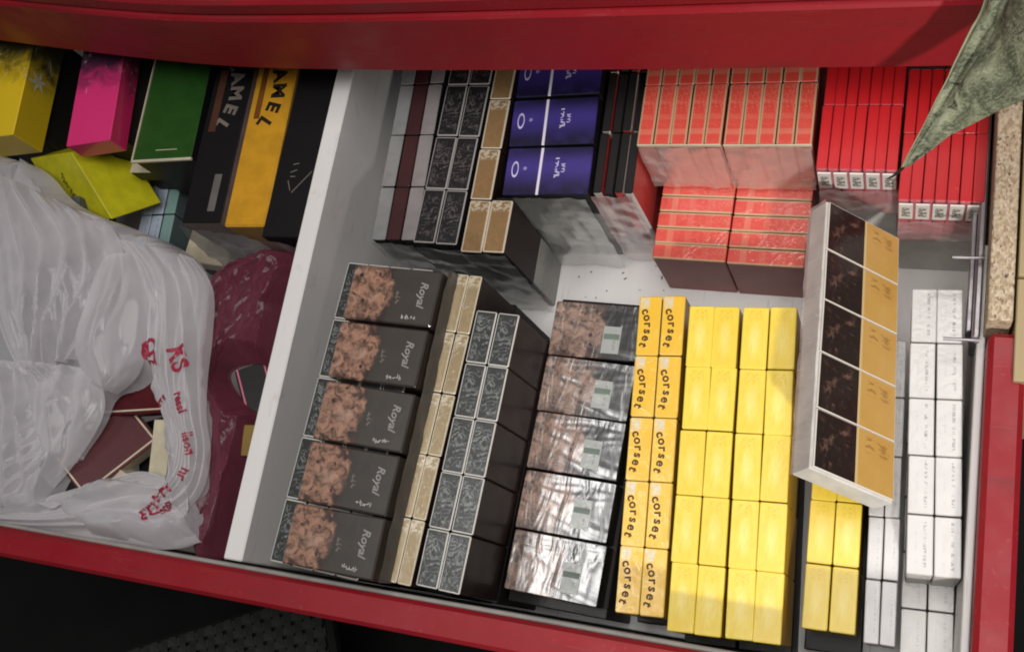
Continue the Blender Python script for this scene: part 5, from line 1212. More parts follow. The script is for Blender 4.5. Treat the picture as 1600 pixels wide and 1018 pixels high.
8,4,150,8,4,154,8,5,158,7,5,164,6,5,171,4,5,181,3,3,192,-3,-1,207,14,29,66,9,19,65,5,10,61,1,2,57,0,0,59,18,-1,170,13,0,155,6,2,137,6,4,129,6,5,123,5,6,120,5,7,118,
5,9,120,4,12,130,3,13,130,1,9,119,3,7,115,5,6,114,5,6,113,6,6,114,6,7,114,6,7,118,5,6,127,5,7,132,7,8,133,7,7,130,7,5,128,8,5,129,8,4,133,8,4,136,8,4,141,8,4,145,
8,4,150,7,4,156,7,4,162,5,4,169,3,3,180,-2,-1,195,-2,0,203,12,19,67,5,9,67,0,0,61,20,-1,175,14,0,158,5,2,138,5,4,129,5,6,122,5,7,117,5,8,116,5,10,116,3,12,125,3,11,120,
1,7,110,3,7,110,4,6,111,5,6,111,5,6,113,5,6,118,4,6,123,4,6,126,6,7,127,7,6,122,8,5,119,8,5,121,8,4,125,9,4,131,8,4,137,8,4,142,7,4,148,6,3,155,5,3,163,4,3,170,
3,3,176,0,2,190,16,23,66,8,12,66,1,2,67,0,0,63,22,-1,178,12,0,159,4,2,140,4,4,129,4,6,121,4,7,124,4,8,122,4,9,120,3,11,118,1,7,107,2,7,109,3,7,110,4,6,112,4,6,114,
4,6,118,4,6,121,4,6,122,4,6,122,6,6,119,8,5,116,8,5,117,8,5,121,8,4,128,8,4,135,7,3,142,6,3,149,5,2,157,3,0,167,1,-2,177,-1,-4,186,-1,1,186,14,18,65,5,7,65,0,0,65,
21,-1,179,11,0,160,4,3,142,3,5,130,4,5,129,4,7,125,2,7,115,1,8,111,1,8,106,1,7,109,2,7,112,2,6,113,3,6,115,4,6,117,3,6,119,4,6,119,4,6,120,4,6,120,5,6,119,7,5,121,
7,4,124,6,3,130,6,3,137,6,2,143,5,1,151,3,0,160,1,-2,170,1,-2,177,-3,-6,190,19,27,66,12,15,66,2,3,65,0,0,68,19,-2,180,9,0,161,5,3,144,4,5,133,4,5,133,2,6,123,2,8,117,
2,8,112,2,8,113,2,7,115,2,7,116,2,6,117,3,6,118,3,6,120,3,6,121,3,6,123,3,6,124,3,5,127,4,3,130,4,1,135,4,-1,140,4,-2,145,4,-1,149,4,0,154,1,-3,165,-1,-6,175,-3,-7,184,
-3,-6,189,14,22,67,7,11,67,0,0,71,17,-2,181,8,0,162,5,3,148,4,4,137,4,4,137,3,6,128,2,8,119,2,8,119,2,8,120,2,7,121,2,6,121,2,5,123,2,4,127,2,3,131,2,3,132,2,3,133,
2,1,137,1,-1,142,0,-6,149,1,-7,153,1,-7,156,1,-6,158,1,-4,161,1,-3,166,-3,-8,178,-3,-7,182,12,25,64,8,15,66,3,5,67,0,0,72,14,-2,182,8,0,165,5,2,152,4,4,142,3,5,138,1,6,127,
2,8,125,2,8,126,2,7,128,2,6,129,2,3,134,1,-1,140,1,-1,143,2,-1,145,1,1,143,0,-3,149,-1,-7,156,-2,-12,162,-2,-14,167,-2,-13,169,-1,-11,170,-2,-9,170,-2,-7,173,-2,-6,177,8,23,63,6,14,64,
2,5,64,0,0,71,13,-3,184,8,0,170,5,2,156,3,4,147,1,5,137,1,7,134,2,7,136,3,6,137,2,4,141,0,-3,148,0,-5,152,0,-6,155,1,-5,157,0,-2,153,-2,-7,161,-3,-12,168,-4,-17,175,-4,-18,178,
-4,-16,178,-4,-14,174,7,27,56,5,22,59,5,15,61,3,8,62,0,1,63,0,0,68,13,-3,188,9,0,174,5,2,160,2,4,148,2,5,146,1,2,149,2,0,153,2,1,153,-1,-7,161,-1,-8,164,-1,-9,166,-1,-9,167,
0,-7,168,0,-5,166,0,-8,167,0,-12,171,6,27,46,5,21,47,4,16,50,2,10,53,1,5,56,0,0,63,14,-3,192,8,-1,178,2,2,161,3,2,160,1,-6,167,1,-6,167,0,-4,165,-2,-11,173,-2,-11,174,-2,-12,176,
-2,-12,177,-2,-9,174,6,25,56,4,20,52,3,14,49,2,9,46,1,4,46,0,0,58,12,-3,196,3,-1,176,2,-2,173,0,-12,182,0,-10,179,0,-10,180,0,-10,181,6,28,75,5,23,72,4,17,68,3,12,64,2,7,61,
0,2,57,0,0,53,5,-4,197,5,-9,194,5,-9,191,6,25,68,4,20,72,3,15,75,2,10,77,1,5,76,5,22,48,4,17,52,3,12,57,2,7,62,0,2,67]},
'maroon': {'grid': (-540, -386, -292, 60, 35, 80),
 'runs': [2,23,28,3,22,29,4,21,29,5,21,29,6,20,29,7,20,29,8,20,29,9,20,29,10,20,29,11,19,29,12,19,29,13,19,29,14,19,29,15,19,29,16,18,29,17,18,29,18,18,29,19,18,29,20,18,30,21,17,30,
22,17,30,23,17,30,24,17,30,25,17,30,26,17,30,27,16,30,28,16,30,29,16,30,30,16,30,31,15,30,32,15,30,33,15,30,34,15,30,35,14,30,36,14,26,37,13,24,38,13,23,39,12,21,40,12,20,41,11,19,
42,11,18,43,11,18,43,30,31,44,10,18,44,30,31,45,10,20,45,29,31,46,10,23,46,28,31,47,10,31,48,9,31,49,9,31,50,9,31,51,10,31,52,10,31,53,10,31,54,10,31,55,10,31,56,10,31,57,9,31,
58,9,31,59,9,31,60,9,31,61,8,31,62,8,31,63,8,31,64,8,31,65,9,31,66,9,31,67,10,32,68,11,32,69,13,32,70,14,32,71,16,31,72,19,31,73,23,30],
 'offset': [-6,-7,0,-2,-17,-1,3,-18,0,4,-14,2,4,-9,4,1,-1,6,-8,-6,1,-15,-18,0,15,33,88,4,23,101,0,17,110,-2,14,117,11,-11,8,2,-1,10,-4,-2,2,-17,-9,2,23,27,87,24,32,84,17,19,95,-2,16,115,
0,15,111,-6,4,122,9,-1,10,-11,-4,2,28,19,98,20,26,82,12,21,97,5,12,106,3,16,120,-2,7,127,-2,4,124,11,0,9,-1,0,1,-17,-6,1,23,18,102,22,18,97,21,17,92,11,13,110,12,8,107,0,8,125,
0,3,126,10,0,6,-6,-2,0,29,12,110,20,16,93,20,17,93,14,12,105,14,9,99,11,9,108,3,8,123,3,4,126,10,0,3,-10,-2,0,22,11,112,16,16,98,17,14,102,17,12,101,15,9,95,7,8,111,7,6,116,
5,3,125,10,0,0,-13,-3,0,25,11,108,26,8,111,16,14,94,16,9,90,13,8,100,12,8,106,4,6,121,5,3,122,10,0,-3,-16,-3,0,25,11,105,25,9,108,25,8,104,18,8,88,14,8,97,5,6,113,5,5,116,
5,3,120,10,0,-5,-3,-1,2,-20,-4,1,25,10,104,25,9,103,25,9,107,13,9,89,11,7,101,10,5,107,4,5,120,5,3,118,11,0,-7,-6,-1,3,26,8,107,26,10,101,24,8,109,23,10,106,17,10,91,17,5,93,
6,5,110,6,5,116,6,3,118,12,0,-8,-9,-2,5,23,9,108,24,9,107,23,9,112,19,8,99,19,7,101,18,6,93,7,6,110,6,5,116,7,3,118,12,-1,-9,-12,-2,6,22,9,110,23,8,113,20,7,104,21,8,105,
17,6,94,17,6,93,7,6,110,8,5,114,7,2,120,13,-1,-9,-16,-3,8,22,9,114,20,7,105,20,7,108,17,6,98,17,6,95,17,6,93,13,5,104,6,5,119,7,3,121,14,-1,-9,-2,0,9,-19,-3,9,23,9,116,
18,7,104,19,7,104,18,7,100,16,6,92,16,6,96,9,4,111,10,4,111,8,2,122,15,-1,-8,-5,-1,10,22,9,120,20,8,111,19,8,106,19,7,106,15,6,95,16,6,93,15,7,98,8,5,112,9,5,112,7,2,122,
16,-1,-7,-8,-1,11,22,10,120,21,8,112,18,8,103,18,8,105,15,6,95,16,6,91,12,5,103,12,4,105,6,4,119,7,2,122,17,-1,-7,-11,-2,11,21,10,119,17,7,106,18,7,106,16,7,100,16,6,95,16,6,91,
15,4,97,9,2,111,9,2,112,6,2,123,17,-1,-6,-14,-3,12,20,10,117,16,7,105,17,7,103,16,7,100,14,6,91,13,5,97,13,5,99,7,3,112,8,3,111,4,2,123,18,-1,-5,1,0,-5,0,0,11,-17,-3,11,
19,10,116,16,8,104,17,8,105,13,6,94,14,5,97,14,5,93,9,4,105,10,3,107,4,1,119,5,2,115,3,-4,123,2,0,-5,-3,-1,12,20,8,120,17,9,110,18,7,109,13,6,97,14,6,99,13,5,91,11,4,100,
11,4,100,6,2,113,6,1,113,3,0,124,3,-3,124,3,0,-5,-6,-1,11,19,9,120,20,8,116,14,7,103,14,6,103,12,5,93,12,5,97,12,4,95,7,2,107,8,2,107,3,0,119,4,-1,117,3,-4,125,3,0,-4,
-9,-2,11,18,9,121,16,7,111,17,7,109,11,5,96,12,5,97,11,4,92,9,3,101,9,2,102,4,0,114,5,0,113,2,-2,123,3,-4,125,4,0,-2,-12,-2,10,18,9,120,19,7,117,13,6,104,11,5,97,11,5,97,
11,5,92,11,3,99,5,-2,111,5,0,109,2,-2,119,2,-2,118,2,-4,125,5,0,0,-15,-3,9,18,9,120,18,7,115,12,6,102,11,5,97,11,5,93,11,4,97,10,4,101,3,-1,115,3,-2,118,3,-2,114,0,-3,123,
1,-4,124,6,0,2,-1,0,7,-18,-4,8,18,9,120,18,8,114,11,6,100,11,5,94,11,5,95,11,5,97,4,1,110,3,-1,119,2,-2,113,1,-2,120,1,-3,117,1,-4,123,7,0,3,-5,-1,5,18,9,119,18,9,118,
17,8,112,11,6,98,11,6,95,11,6,94,7,3,105,8,1,107,2,-1,120,2,-2,119,1,-2,113,-1,-3,122,0,-4,120,8,0,4,-9,-2,3,18,10,119,18,9,117,16,8,109,11,6,97,11,6,92,10,5,101,10,3,101,
4,0,113,3,-1,120,0,-3,111,-1,-3,120,-2,-4,115,-1,-4,119,9,0,5,-13,-3,1,17,10,117,18,9,116,14,8,105,11,7,95,11,6,96,11,5,97,7,1,108,5,0,115,3,-3,109,-1,-6,121,-2,-4,113,-3,-4,120,
-3,-5,118,10,0,5,0,0,-1,-17,-5,-1,17,10,116,17,9,114,13,8,102,12,7,96,12,6,94,9,3,103,6,1,112,5,-2,108,2,-6,119,1,-8,112,-2,-7,124,-4,-5,114,-4,-5,119,10,-1,4,-5,-1,-3,18,10,119,
18,10,112,18,10,112,12,8,100,12,7,96,12,6,98,8,3,109,8,0,106,2,-5,118,-1,-7,110,0,-8,109,-6,-6,124,-6,-4,117,-5,-6,119,11,-1,3,-10,-3,-4,17,11,118,16,10,111,17,10,111,12,8,99,12,8,96,
9,4,106,10,2,105,2,-5,118,1,-7,111,-3,-11,121,-2,-11,120,-3,-8,113,-6,-5,125,-6,-6,120,12,-1,1,-15,-5,-4,16,12,115,16,10,111,17,10,110,12,9,98,12,7,102,12,5,103,2,-4,118,2,-5,113,-4,-12,125,
-7,-13,115,-7,-11,117,-8,-8,117,-8,-6,118,-7,-5,121,13,-1,0,-4,-2,-5,-20,-7,-5,16,11,113,17,10,115,14,9,106,13,9,100,14,7,101,1,-4,115,2,-4,116,-3,-11,127,-4,-12,125,-4,-15,122,8,16,-2,4,10,-2,
1,6,-1,-1,6,0,14,-1,-1,-10,-4,-4,18,13,114,17,12,110,17,10,116,13,10,105,13,9,102,9,4,111,-1,-6,124,-1,-9,129,-1,-11,129,12,17,-4,6,9,-4,1,2,-3,-1,-1,-4,-16,-7,-4,19,14,112,17,9,119,
17,10,116,13,10,105,12,8,110,0,-4,123,1,-5,125,1,-9,129,10,13,-4,3,5,-4,-8,-4,-3,26,17,107,25,12,107,16,9,123,14,10,113,14,9,111,5,0,123,6,-3,124,15,18,-3,8,10,-4,1,2,-4,0,0,-2,
-15,-7,-2,29,17,103,28,12,107,15,10,125,14,11,115,10,4,123,11,1,125,15,16,-3,7,8,-3,-8,-4,-1,35,16,100,35,15,97,31,12,109,16,10,127,15,8,124,16,5,128,16,15,-3,7,7,-3,-1,0,0,-15,-7,-1,
35,17,98,35,15,100,33,12,110,18,11,128,19,9,132,20,14,-4,8,7,-3,-8,-4,-1,38,19,100,38,17,96,35,14,105,35,12,111,19,11,130,19,9,135,13,7,-5,-14,-6,-1,39,19,100,39,17,99,38,15,103,36,13,112,
19,12,131,19,10,138,8,2,-6,-2,0,-2,3,0,0,-4,-1,-2,-20,-7,-2,41,19,100,41,17,99,36,13,111,37,13,113,20,13,132,19,11,140,9,-5,-6,-7,-2,-3,4,0,-2,-9,-2,-3,49,13,102,47,17,92,38,15,107,
38,13,108,37,14,113,21,14,131,20,11,143,15,-15,-5,5,-8,-4,0,0,-3,0,0,-4,-12,-8,-4,5,0,-2,-14,-3,-4,45,12,107,41,17,95,39,16,105,40,13,103,28,10,120,28,11,125,15,14,143,17,14,140,14,23,137,
7,-14,-2,3,-9,-1,1,-4,-1,0,0,-1,-1,-2,-4,-8,-9,-4,-9,14,126,5,0,-2,-17,-3,-4,44,12,106,43,9,111,42,16,102,35,7,114,35,7,113,22,10,131,21,10,132,19,17,146,1,15,125,1,20,135,-1,24,129,
-2,29,125,4,-17,-1,2,-14,-2,1,-12,-2,0,-12,-3,-2,-14,-3,-8,-17,-3,-10,15,130,-9,15,124,6,0,0,-1,0,-4,-18,-1,-4,46,11,102,45,6,98,35,10,115,34,7,122,31,7,110,21,10,127,21,10,127,9,14,145,
3,16,128,2,15,121,-4,24,136,-13,25,118,-11,24,119,-11,22,119,-12,20,121,-11,19,123,-12,17,124,-12,16,127,-13,14,123,-11,13,123,7,0,1,-1,0,-3,50,3,104,47,8,92,43,6,104,44,6,105,32,7,123,27,7,109,
20,10,124,21,10,122,11,15,139,11,15,134,-3,13,115,-7,22,128,-7,22,129,-12,25,116,-12,23,123,-12,21,119,-12,19,122,-12,18,126,-14,15,120,-14,15,124,-13,13,120,7,0,3,0,0,-3,-18,2,-3,41,6,101,42,6,101,
42,7,105,31,7,122,24,7,107,19,10,121,19,11,119,9,14,136,9,16,132,-2,14,115,-2,13,112,-10,23,126,-9,22,126,-11,22,116,-12,21,123,-12,19,124,-14,16,116,-15,15,122,-15,13,117,-14,13,119,8,0,4,-16,1,-2,
40,7,98,41,6,100,40,8,104,30,8,122,22,7,106,17,10,118,17,12,116,5,14,133,7,17,131,-3,15,115,-3,14,115,-2,14,111,-11,23,124,-11,22,121,-11,21,123,-14,17,114,-14,16,118,-15,13,113,-16,13,121,-16,12,117,
8,0,5,-14,1,0,40,7,100,40,6,95,35,7,108,30,9,122,18,7,104,18,8,109,11,10,122,11,14,129,2,8,115,1,13,124,-5,14,110,-4,14,113,-4,15,109,-11,22,122,-13,18,113,-14,17,116,-15,14,110,-17,13,119,
-18,12,114,-17,12,117,9,0,5,-14,0,0,39,7,99,39,5,100,39,6,101,21,6,120,17,8,108,18,8,106,8,9,123,7,13,123,0,8,109,1,8,110,0,12,119,-6,12,104,-8,14,114,-10,14,107,-12,18,115,-15,13,106,
-18,13,115,-18,12,112,-19,12,119,-19,11,113,9,0,4,-14,0,1,40,7,100,38,3,109,37,6,100,19,7,119,15,8,106,15,9,105,5,9,122,3,8,112,3,7,116,-1,7,103,-6,12,117,-7,12,106,-7,11,102,-11,12,115,
-16,12,102,-18,13,111,-18,12,108,-21,11,118,-22,11,112,-22,11,109,10,0,3,-15,-1,0,43,7,98,38,4,112,33,7,98,17,6,117,16,7,112,14,9,102,4,9,119,4,8,118,2,6,109,2,6,110,1,6,102,-3,10,116,
-10,11,100,-12,12,111,-12,10,112,-16,9,100,-22,10,114,-23,11,112,-26,9,103,-25,11,104,10,0,0,-17,-2,0,37,4,104,35,3,114,25,5,97,17,6,114,17,7,117,9,7,101,4,9,115,4,8,112,3,6,106,2,6,114,
-4,6,99,-8,9,113,-8,10,108,-9,10,102,-14,11,114,-20,10,100,-26,11,114,-27,7,103,-28,10,105,-28,10,101,10,0,-3,-2,0,0,-19,-4,0,38,5,101,33,5,116,22,5,98,14,6,114,14,7,116,8,8,101,5,9,112,
5,8,107,4,6,103,2,7,114,-8,6,97,-10,9,108,-13,7,98,-14,9,109,-14,8,105,-15,8,110,-17,4,101,-20,5,114,-31,7,96,-31,9,99,11,0,-5,-5,-1,1,36,3,103,36,5,100,28,3,116,21,6,99,12,6,114,
13,8,118,6,9,103,6,10,108,4,5,99,3,6,103,0,7,114,-4,5,102,-5,3,94,-10,7,107,-11,5,97,-15,8,109,-18,5,101,-18,4,98,-27,4,115,-35,6,99,-34,9,99,11,0,-7,-9,-2,2,33,2,99,33,3,104,
29,5,117,17,5,99,12,7,112,11,4,106,10,6,113,4,7,98,4,5,95,0,6,107,0,4,104,0,4,108,-8,3,92,-7,1,94,-12,5,106,-13,5,97,-15,5,106,-17,4,96,-33,3,115,-37,7,101,-37,9,100,12,0,-8,
-14,-4,3,31,2,97,31,3,102,23,4,118,15,5,102,15,3,102,11,3,114,7,3,102,8,5,108,3,5,95,4,2,96,-1,4,108,-2,1,99,-2,0,103,-8,1,89,-8,-3,90,-17,4,105,-17,4,101,-17,5,96,-30,4,114,
-29,1,115,-47,7,97,12,0,-8,-1,0,4,-18,-4,4,27,2,97,27,4,101,17,3,118,15,5,107,14,0,113,12,0,104,10,0,113,4,3,98,2,2,106,2,-2,108,0,1,98,-2,1,105,-5,-1,95,-4,0,98,-9,-4,86,
-9,-4,90,-18,4,105,-20,5,97,-28,4,113,-30,0,120,-35,-3,107,13,0,-7,-4,0,5,28,-1,98,27,0,90,18,0,106,19,1,108,16,2,118,11,-1,105,10,0,109,9,-2,103,8,-1,110,3,0,96,4,-3,99,1,-2,109,
-3,-1,97,-3,-2,102,-8,-3,90,-8,-4,87,-11,-5,96,-12,-4,90,-23,2,107,-22,2,105,-28,1,119,-30,-4,112,14,-1,-5,-5,0,5,24,-1,102,22,0,93,23,-1,98,12,-3,116,12,-1,109,11,-2,112,9,-2,101,6,-4,111,
5,-2,104,4,0,102,1,-6,111,-3,-4,99,-3,-2,106,-6,-3,95,-6,-3,97,-7,-3,87,-12,-6,101,-15,-4,90,-15,-4,94,-27,1,111,-27,-1,110,-27,-5,114,15,-1,-4,-3,0,4,-19,6,4,20,-5,107,18,-1,100,11,-2,115,
11,-4,119,7,-4,106,6,-1,105,4,-3,114,3,-2,106,1,-6,114,-1,-6,105,-1,-7,111,-6,-3,98,-6,-3,102,-8,-5,91,-9,-2,90,-14,-5,104,-17,-3,92,-20,-6,103,-19,-3,100,-27,0,115,-26,-5,113,15,-1,-2,-12,6,2,
15,-8,113,16,-6,113,15,-5,104,8,-3,119,4,-3,105,4,-3,112,4,-5,107,1,-6,117,-1,-6,108,-1,-7,112,-3,-8,105,-3,-7,111,-10,-4,97,-10,-4,91,-12,-5,98,-12,-6,95,-13,-7,104,-15,-8,94,-24,-6,111,-23,-3,106,
-25,-5,113,16,-1,-1,-3,2,1,-11,12,-1,10,-6,119,12,-9,115,12,-5,109,9,-10,120,2,-3,105,3,-4,108,0,-6,118,1,-8,117,-3,-8,105,-3,-10,112,-6,-8,103,-6,-7,108,-12,-4,94,-11,-6,92,-15,-8,103,-15,-8,98,
-16,-10,104,-17,-12,97,-26,-2,113,-25,-5,111,17,-1,0,-2,2,-2,-9,11,-3,6,-7,120,8,-7,120,9,-10,116,10,-14,121,2,-4,107,3,-7,109,0,-8,120,-4,-8,106,-4,-9,112,-4,-12,114,-9,-9,100,-9,-8,106,-12,-6,95,
-12,-9,96,-16,-11,108,-18,-10,100,-18,-11,99,-17,-11,98,-23,-4,113,19,-1,-1,1,0,-1,0,0,-4,-6,9,-5,-12,17,-7,8,-8,121,10,-13,120,11,-15,123,3,-7,108,3,-11,108,1,-12,119,-2,-9,106,-3,-13,103,-4,-13,113,
-11,-8,99,-12,-9,105,-12,-9,98,-13,-11,101,-16,-14,112,-16,-10,104,-21,-13,91,-30,-6,107,-31,-4,112,2,0,-1,-3,5,-7,-8,13,-8,12,-9,124,11,-13,124,12,-18,124,4,-11,109,4,-14,108,0,-14,121,0,-21,119,-5,-13,106,
-5,-14,113,-12,-10,98,-13,-12,107,-13,-11,104,-14,-12,110,-24,-15,93,-25,-15,86,-26,-17,90,-38,-8,107,4,0,-1,0,1,-9,-5,8,-9,-8,17,-10,4,-16,125,4,-16,124,4,-17,121,2,-17,110,1,-19,116,2,-21,122,-5,-13,108,
-3,-16,111,-8,-13,96,-15,-14,113,-20,-17,100,-20,-18,102,-26,-14,85,-37,-26,101,20,2,0,3,0,0,-1,2,-10,-4,9,-10,-5,15,-9,-7,20,-8,-1,-19,120,-2,-19,120,-2,-20,119,-2,-17,122,-3,-17,117,-8,-14,102,-8,-18,100,
-11,-21,111,-21,-15,94,-26,-25,104,-24,-27,102,15,5,0,-1,4,-7,-2,9,-5,-3,13,-3,-3,17,-1,-4,20,0,-12,-18,119,-14,-19,123,-12,-18,110,-11,-20,110,-13,-23,109,-15,-27,104,12,15,0,6,4,0,-1,3,1,-1,6,1,
-1,9,1,-1,11,1,0,12,0,2,12,0,1,10,-1,1,4,0]},
}
def unpack(key):
    """rows of a regular sheet, every point moved off its grid place by a quarter-millimetre offset"""
    d = BAG_DATA[key]
    x0, x1, y0, y1, nx, ny = d['grid']
    idx, P, n = {}, [], 0
    r, off = d['runs'], d['offset']
    for k in range(0, len(r), 3):
        j = r[k]
        for i in range(r[k + 1], r[k + 2] + 1):
            idx[i, j] = n
            P.append((x0 + (x1 - x0) * i / nx + off[3 * n] / 4, y0 + (y1 - y0) * j / ny + off[3 * n + 1] / 4, off[3 * n + 2] / 4))
            n += 1
    F = []
    for (i, j), a in idx.items():
        if all(q in idx for q in ((i + 1, j), (i + 1, j + 1), (i, j + 1))):
            F.append((a, idx[i + 1, j], idx[i + 1, j + 1], idx[i, j + 1]))
    return P, F
def tri(t):
    t = t - math.floor(t)
    return 1 - abs(2 * t - 1)
def folds(p, gather, k):
    d = Vector((p.x - gather[0], p.y - gather[1]))
    r, a = d.length, math.atan2(d.y, d.x)
    w = noise.noise_vector(Vector((p.x * 0.007, p.y * 0.007, k)))
    w2 = noise.noise_vector(Vector((p.x * 0.02, p.y * 0.02, k + 3)))
    h = 9.0 * tri(a * 1.6 + w.x * 1.1 + r * 0.0012) * min(1.0, r / 90)
    h += 6.0 * tri(p.x * 0.005 + p.y * 0.010 + w.y * 1.5 + w2.x * 0.1)
    m = max(0.0, min(1.0, 0.5 + 1.8 * noise.noise(Vector((p.x * 0.010, p.y * 0.010, k + 8)))))
    h += 3.0 * m * tri(p.x * 0.016 - p.y * 0.006 + w.z * 1.4)
    return h - 10.0
def bag(key, name, label, mat, base, gather, amp, k):
    P, F = unpack(key)
    root = empty(name, base, label=label, cat='plastic bag')
    b = Vector(base)
    tmp = mesh_ob('bag_sheet', [tuple(Vector(p) - b) for p in P], F, mat, None, smooth=True)
    ss = tmp.modifiers.new('subdivision', 'SUBSURF')
    ss.levels = ss.render_levels = 2
    me = bpy.data.meshes.new_from_object(tmp.evaluated_get(bpy.context.evaluated_depsgraph_get()))
    bpy.data.objects.remove(tmp)
    nrm = [v.normal.copy() for v in me.vertices]
    count = {}
    for f in F:
        for q in range(4):
            e = tuple(sorted((f[q], f[q - 1])))
            count[e] = count.get(e, 0) + 1
    rim = {v for e, c in count.items() if c == 1 for v in e}
    kd = KDTree(len(rim))
    for n, v in enumerate(rim):
        kd.insert(Vector(P[v]), n)
    kd.balance()
    for v, n in zip(me.vertices, nrm):
        w = v.co / S + b
        near = min(1.0, kd.find(w)[2] / 20)
        v.co += n * folds(w, gather, k) * amp * near * S
    me.update()
    o = link(bpy.data.objects.new('bag_sheet', me), root)
    # the bag's lower layer, creased differently
    if key == 'white':
        return root, [v.co / S + b for v in me.vertices], [tuple(p.vertices) for p in me.polygons]
    m2 = me.copy()
    for v, n in zip(m2.vertices, nrm):
        q = v.co / S + b
        near = min(1.0, kd.find(q)[2] / 26)
        v.co.z -= (5 + 4 * near + 0.6 * (10 + folds(q, (gather[0] + 90, gather[1] + 60), k + 20)) * near) * S
    m2.update()
    link(bpy.data.objects.new('lower_layer', m2), root)
    V = [v.co / S + b for v in me.vertices]
    return root, V, [tuple(p.vertices) for p in me.polygons]
WB, P, F = bag('white', 'white_plastic_bag', 'crumpled white plastic bag with red print lying over packs', bag_plastic('white', (0.78, 0.76, 0.79), 0.62, 0.20), (-640, -100, -40), (-800, -60), 1.0, 2.0)
def spline(pts, t):
    n = len(pts) - 1
    f = min(t * n, n - 1e-6)
    i = int(f)
    q = f - i
    p0, p1, p2, p3 = [Vector(pts[max(0, min(n, i + d))]) for d in (-1, 0, 1, 2)]
    return 0.5 * ((2 * p1) + (p2 - p0) * q + (2 * p0 - 5 * p1 + 4 * p2 - p3) * q * q + (3 * p1 - p0 - 3 * p2 + p3) * q ** 3)
def flap(name, left, right, bulge, nfold, depth, curl, seed, mat, nu=92, nv=72):
    """a loose panel of the bag lofted between two edges, with long creases along it"""
    vs, fs = [], []
    b = Vector((-640, -100, -40))
    for j in range(nv + 1):
        v = j / nv
        a, c = spline(left, v), spline(right, v)
        for i in range(nu + 1):
            u = i / nu
            p = a.lerp(c, u)
            w = noise.noise(Vector((u * 2.0, v * 1.6, seed))) * 0.7 + noise.noise(Vector((u * 5, v * 3, seed + 4))) * 0.18
            e = math.sin(math.pi * u) ** 0.6
            h = bulge * math.sin(math.pi * u) * (0.7 + 0.5 * math.sin(math.pi * v))
            h += depth * e * (tri(u * nfold + w * 1.6) - 0.5)
            h += 0.45 * depth * e * (tri(u * nfold * 2.3 + v * 1.7 - w * 3.0 + 0.3) - 0.5) * max(0.0, 0.4 + noise.noise(Vector((u * 3, v * 3, seed + 9))))
            h += depth * 0.5 * (tri(v * 2.2 + u * 0.8 + w) - 0.5) * e
            h -= curl * (math.exp(-(u / 0.05) ** 2) + math.exp(-((1 - u) / 0.05) ** 2))
            vs.append(tuple(p + Vector((0, 0, h)) - b))
    for j in range(nv):
        for i in range(nu):
            q = j * (nu + 1) + i
            fs.append((q, q + 1, q + nu + 2, q + nu + 1))
    o = mesh_ob(name, vs, fs, mat, WB, smooth=True)
    n0 = len(P)
    P.extend(Vector(q) + b for q in vs)
    F.extend(tuple(n0 + k for k in f) for f in fs)
    return o
FLAPMAT = bag_plastic('panel', (0.86, 0.83, 0.86), 0.70, 0.15)
for fl_ in FLAPS:
    flap(*fl_, FLAPMAT)
from mathutils.bvhtree import BVHTree
tree = BVHTree.FromPolygons(P, F)
def drape(cx, cy, a, size, word):
    src = text_mesh(word, size, REDINK, thick=0.0, bold=size * 0.03)
    bm = bmesh.new()
    bm.from_mesh(src)
    bmesh.ops.subdivide_edges(bm, edges=[e for e in bm.edges if e.calc_length() > 2 * S], cuts=1)
    bmesh.ops.triangulate(bm, faces=bm.faces[:])
    cs, sn = math.cos(a), math.sin(a)
    for v in bm.verts:
        x, y = v.co.x / S, v.co.y / S
        wx, wy = cx + x * cs - y * sn, cy + x * sn + y * cs
        h = tree.ray_cast(Vector((wx, wy, 300)), Vector((0, 0, -1)))
        z = h[0].z if h[0] else tree.find_nearest(Vector((wx, wy, 20)))[0].z
        v.co = Vector((wx + 640, wy + 100, z + 1.0 + 40)) * S
    me = bpy.data.meshes.new('red_print')
    bm.to_mesh(me)
    bm.free()
    me.materials.append(REDINK)
    link(bpy.data.objects.new('red_print', me), WB)
for x, y, a, size, word in PRINT:
    drape(x, y, a, size, word)
bag('maroon', 'maroon_plastic_bag', 'translucent maroon plastic bag squeezed beside the white divider', bag_plastic('maroon', (0.25, 0.055, 0.092), 0.66, 0.24), (-440, -80, -40), (-430, -100), 0.5, 9.0)

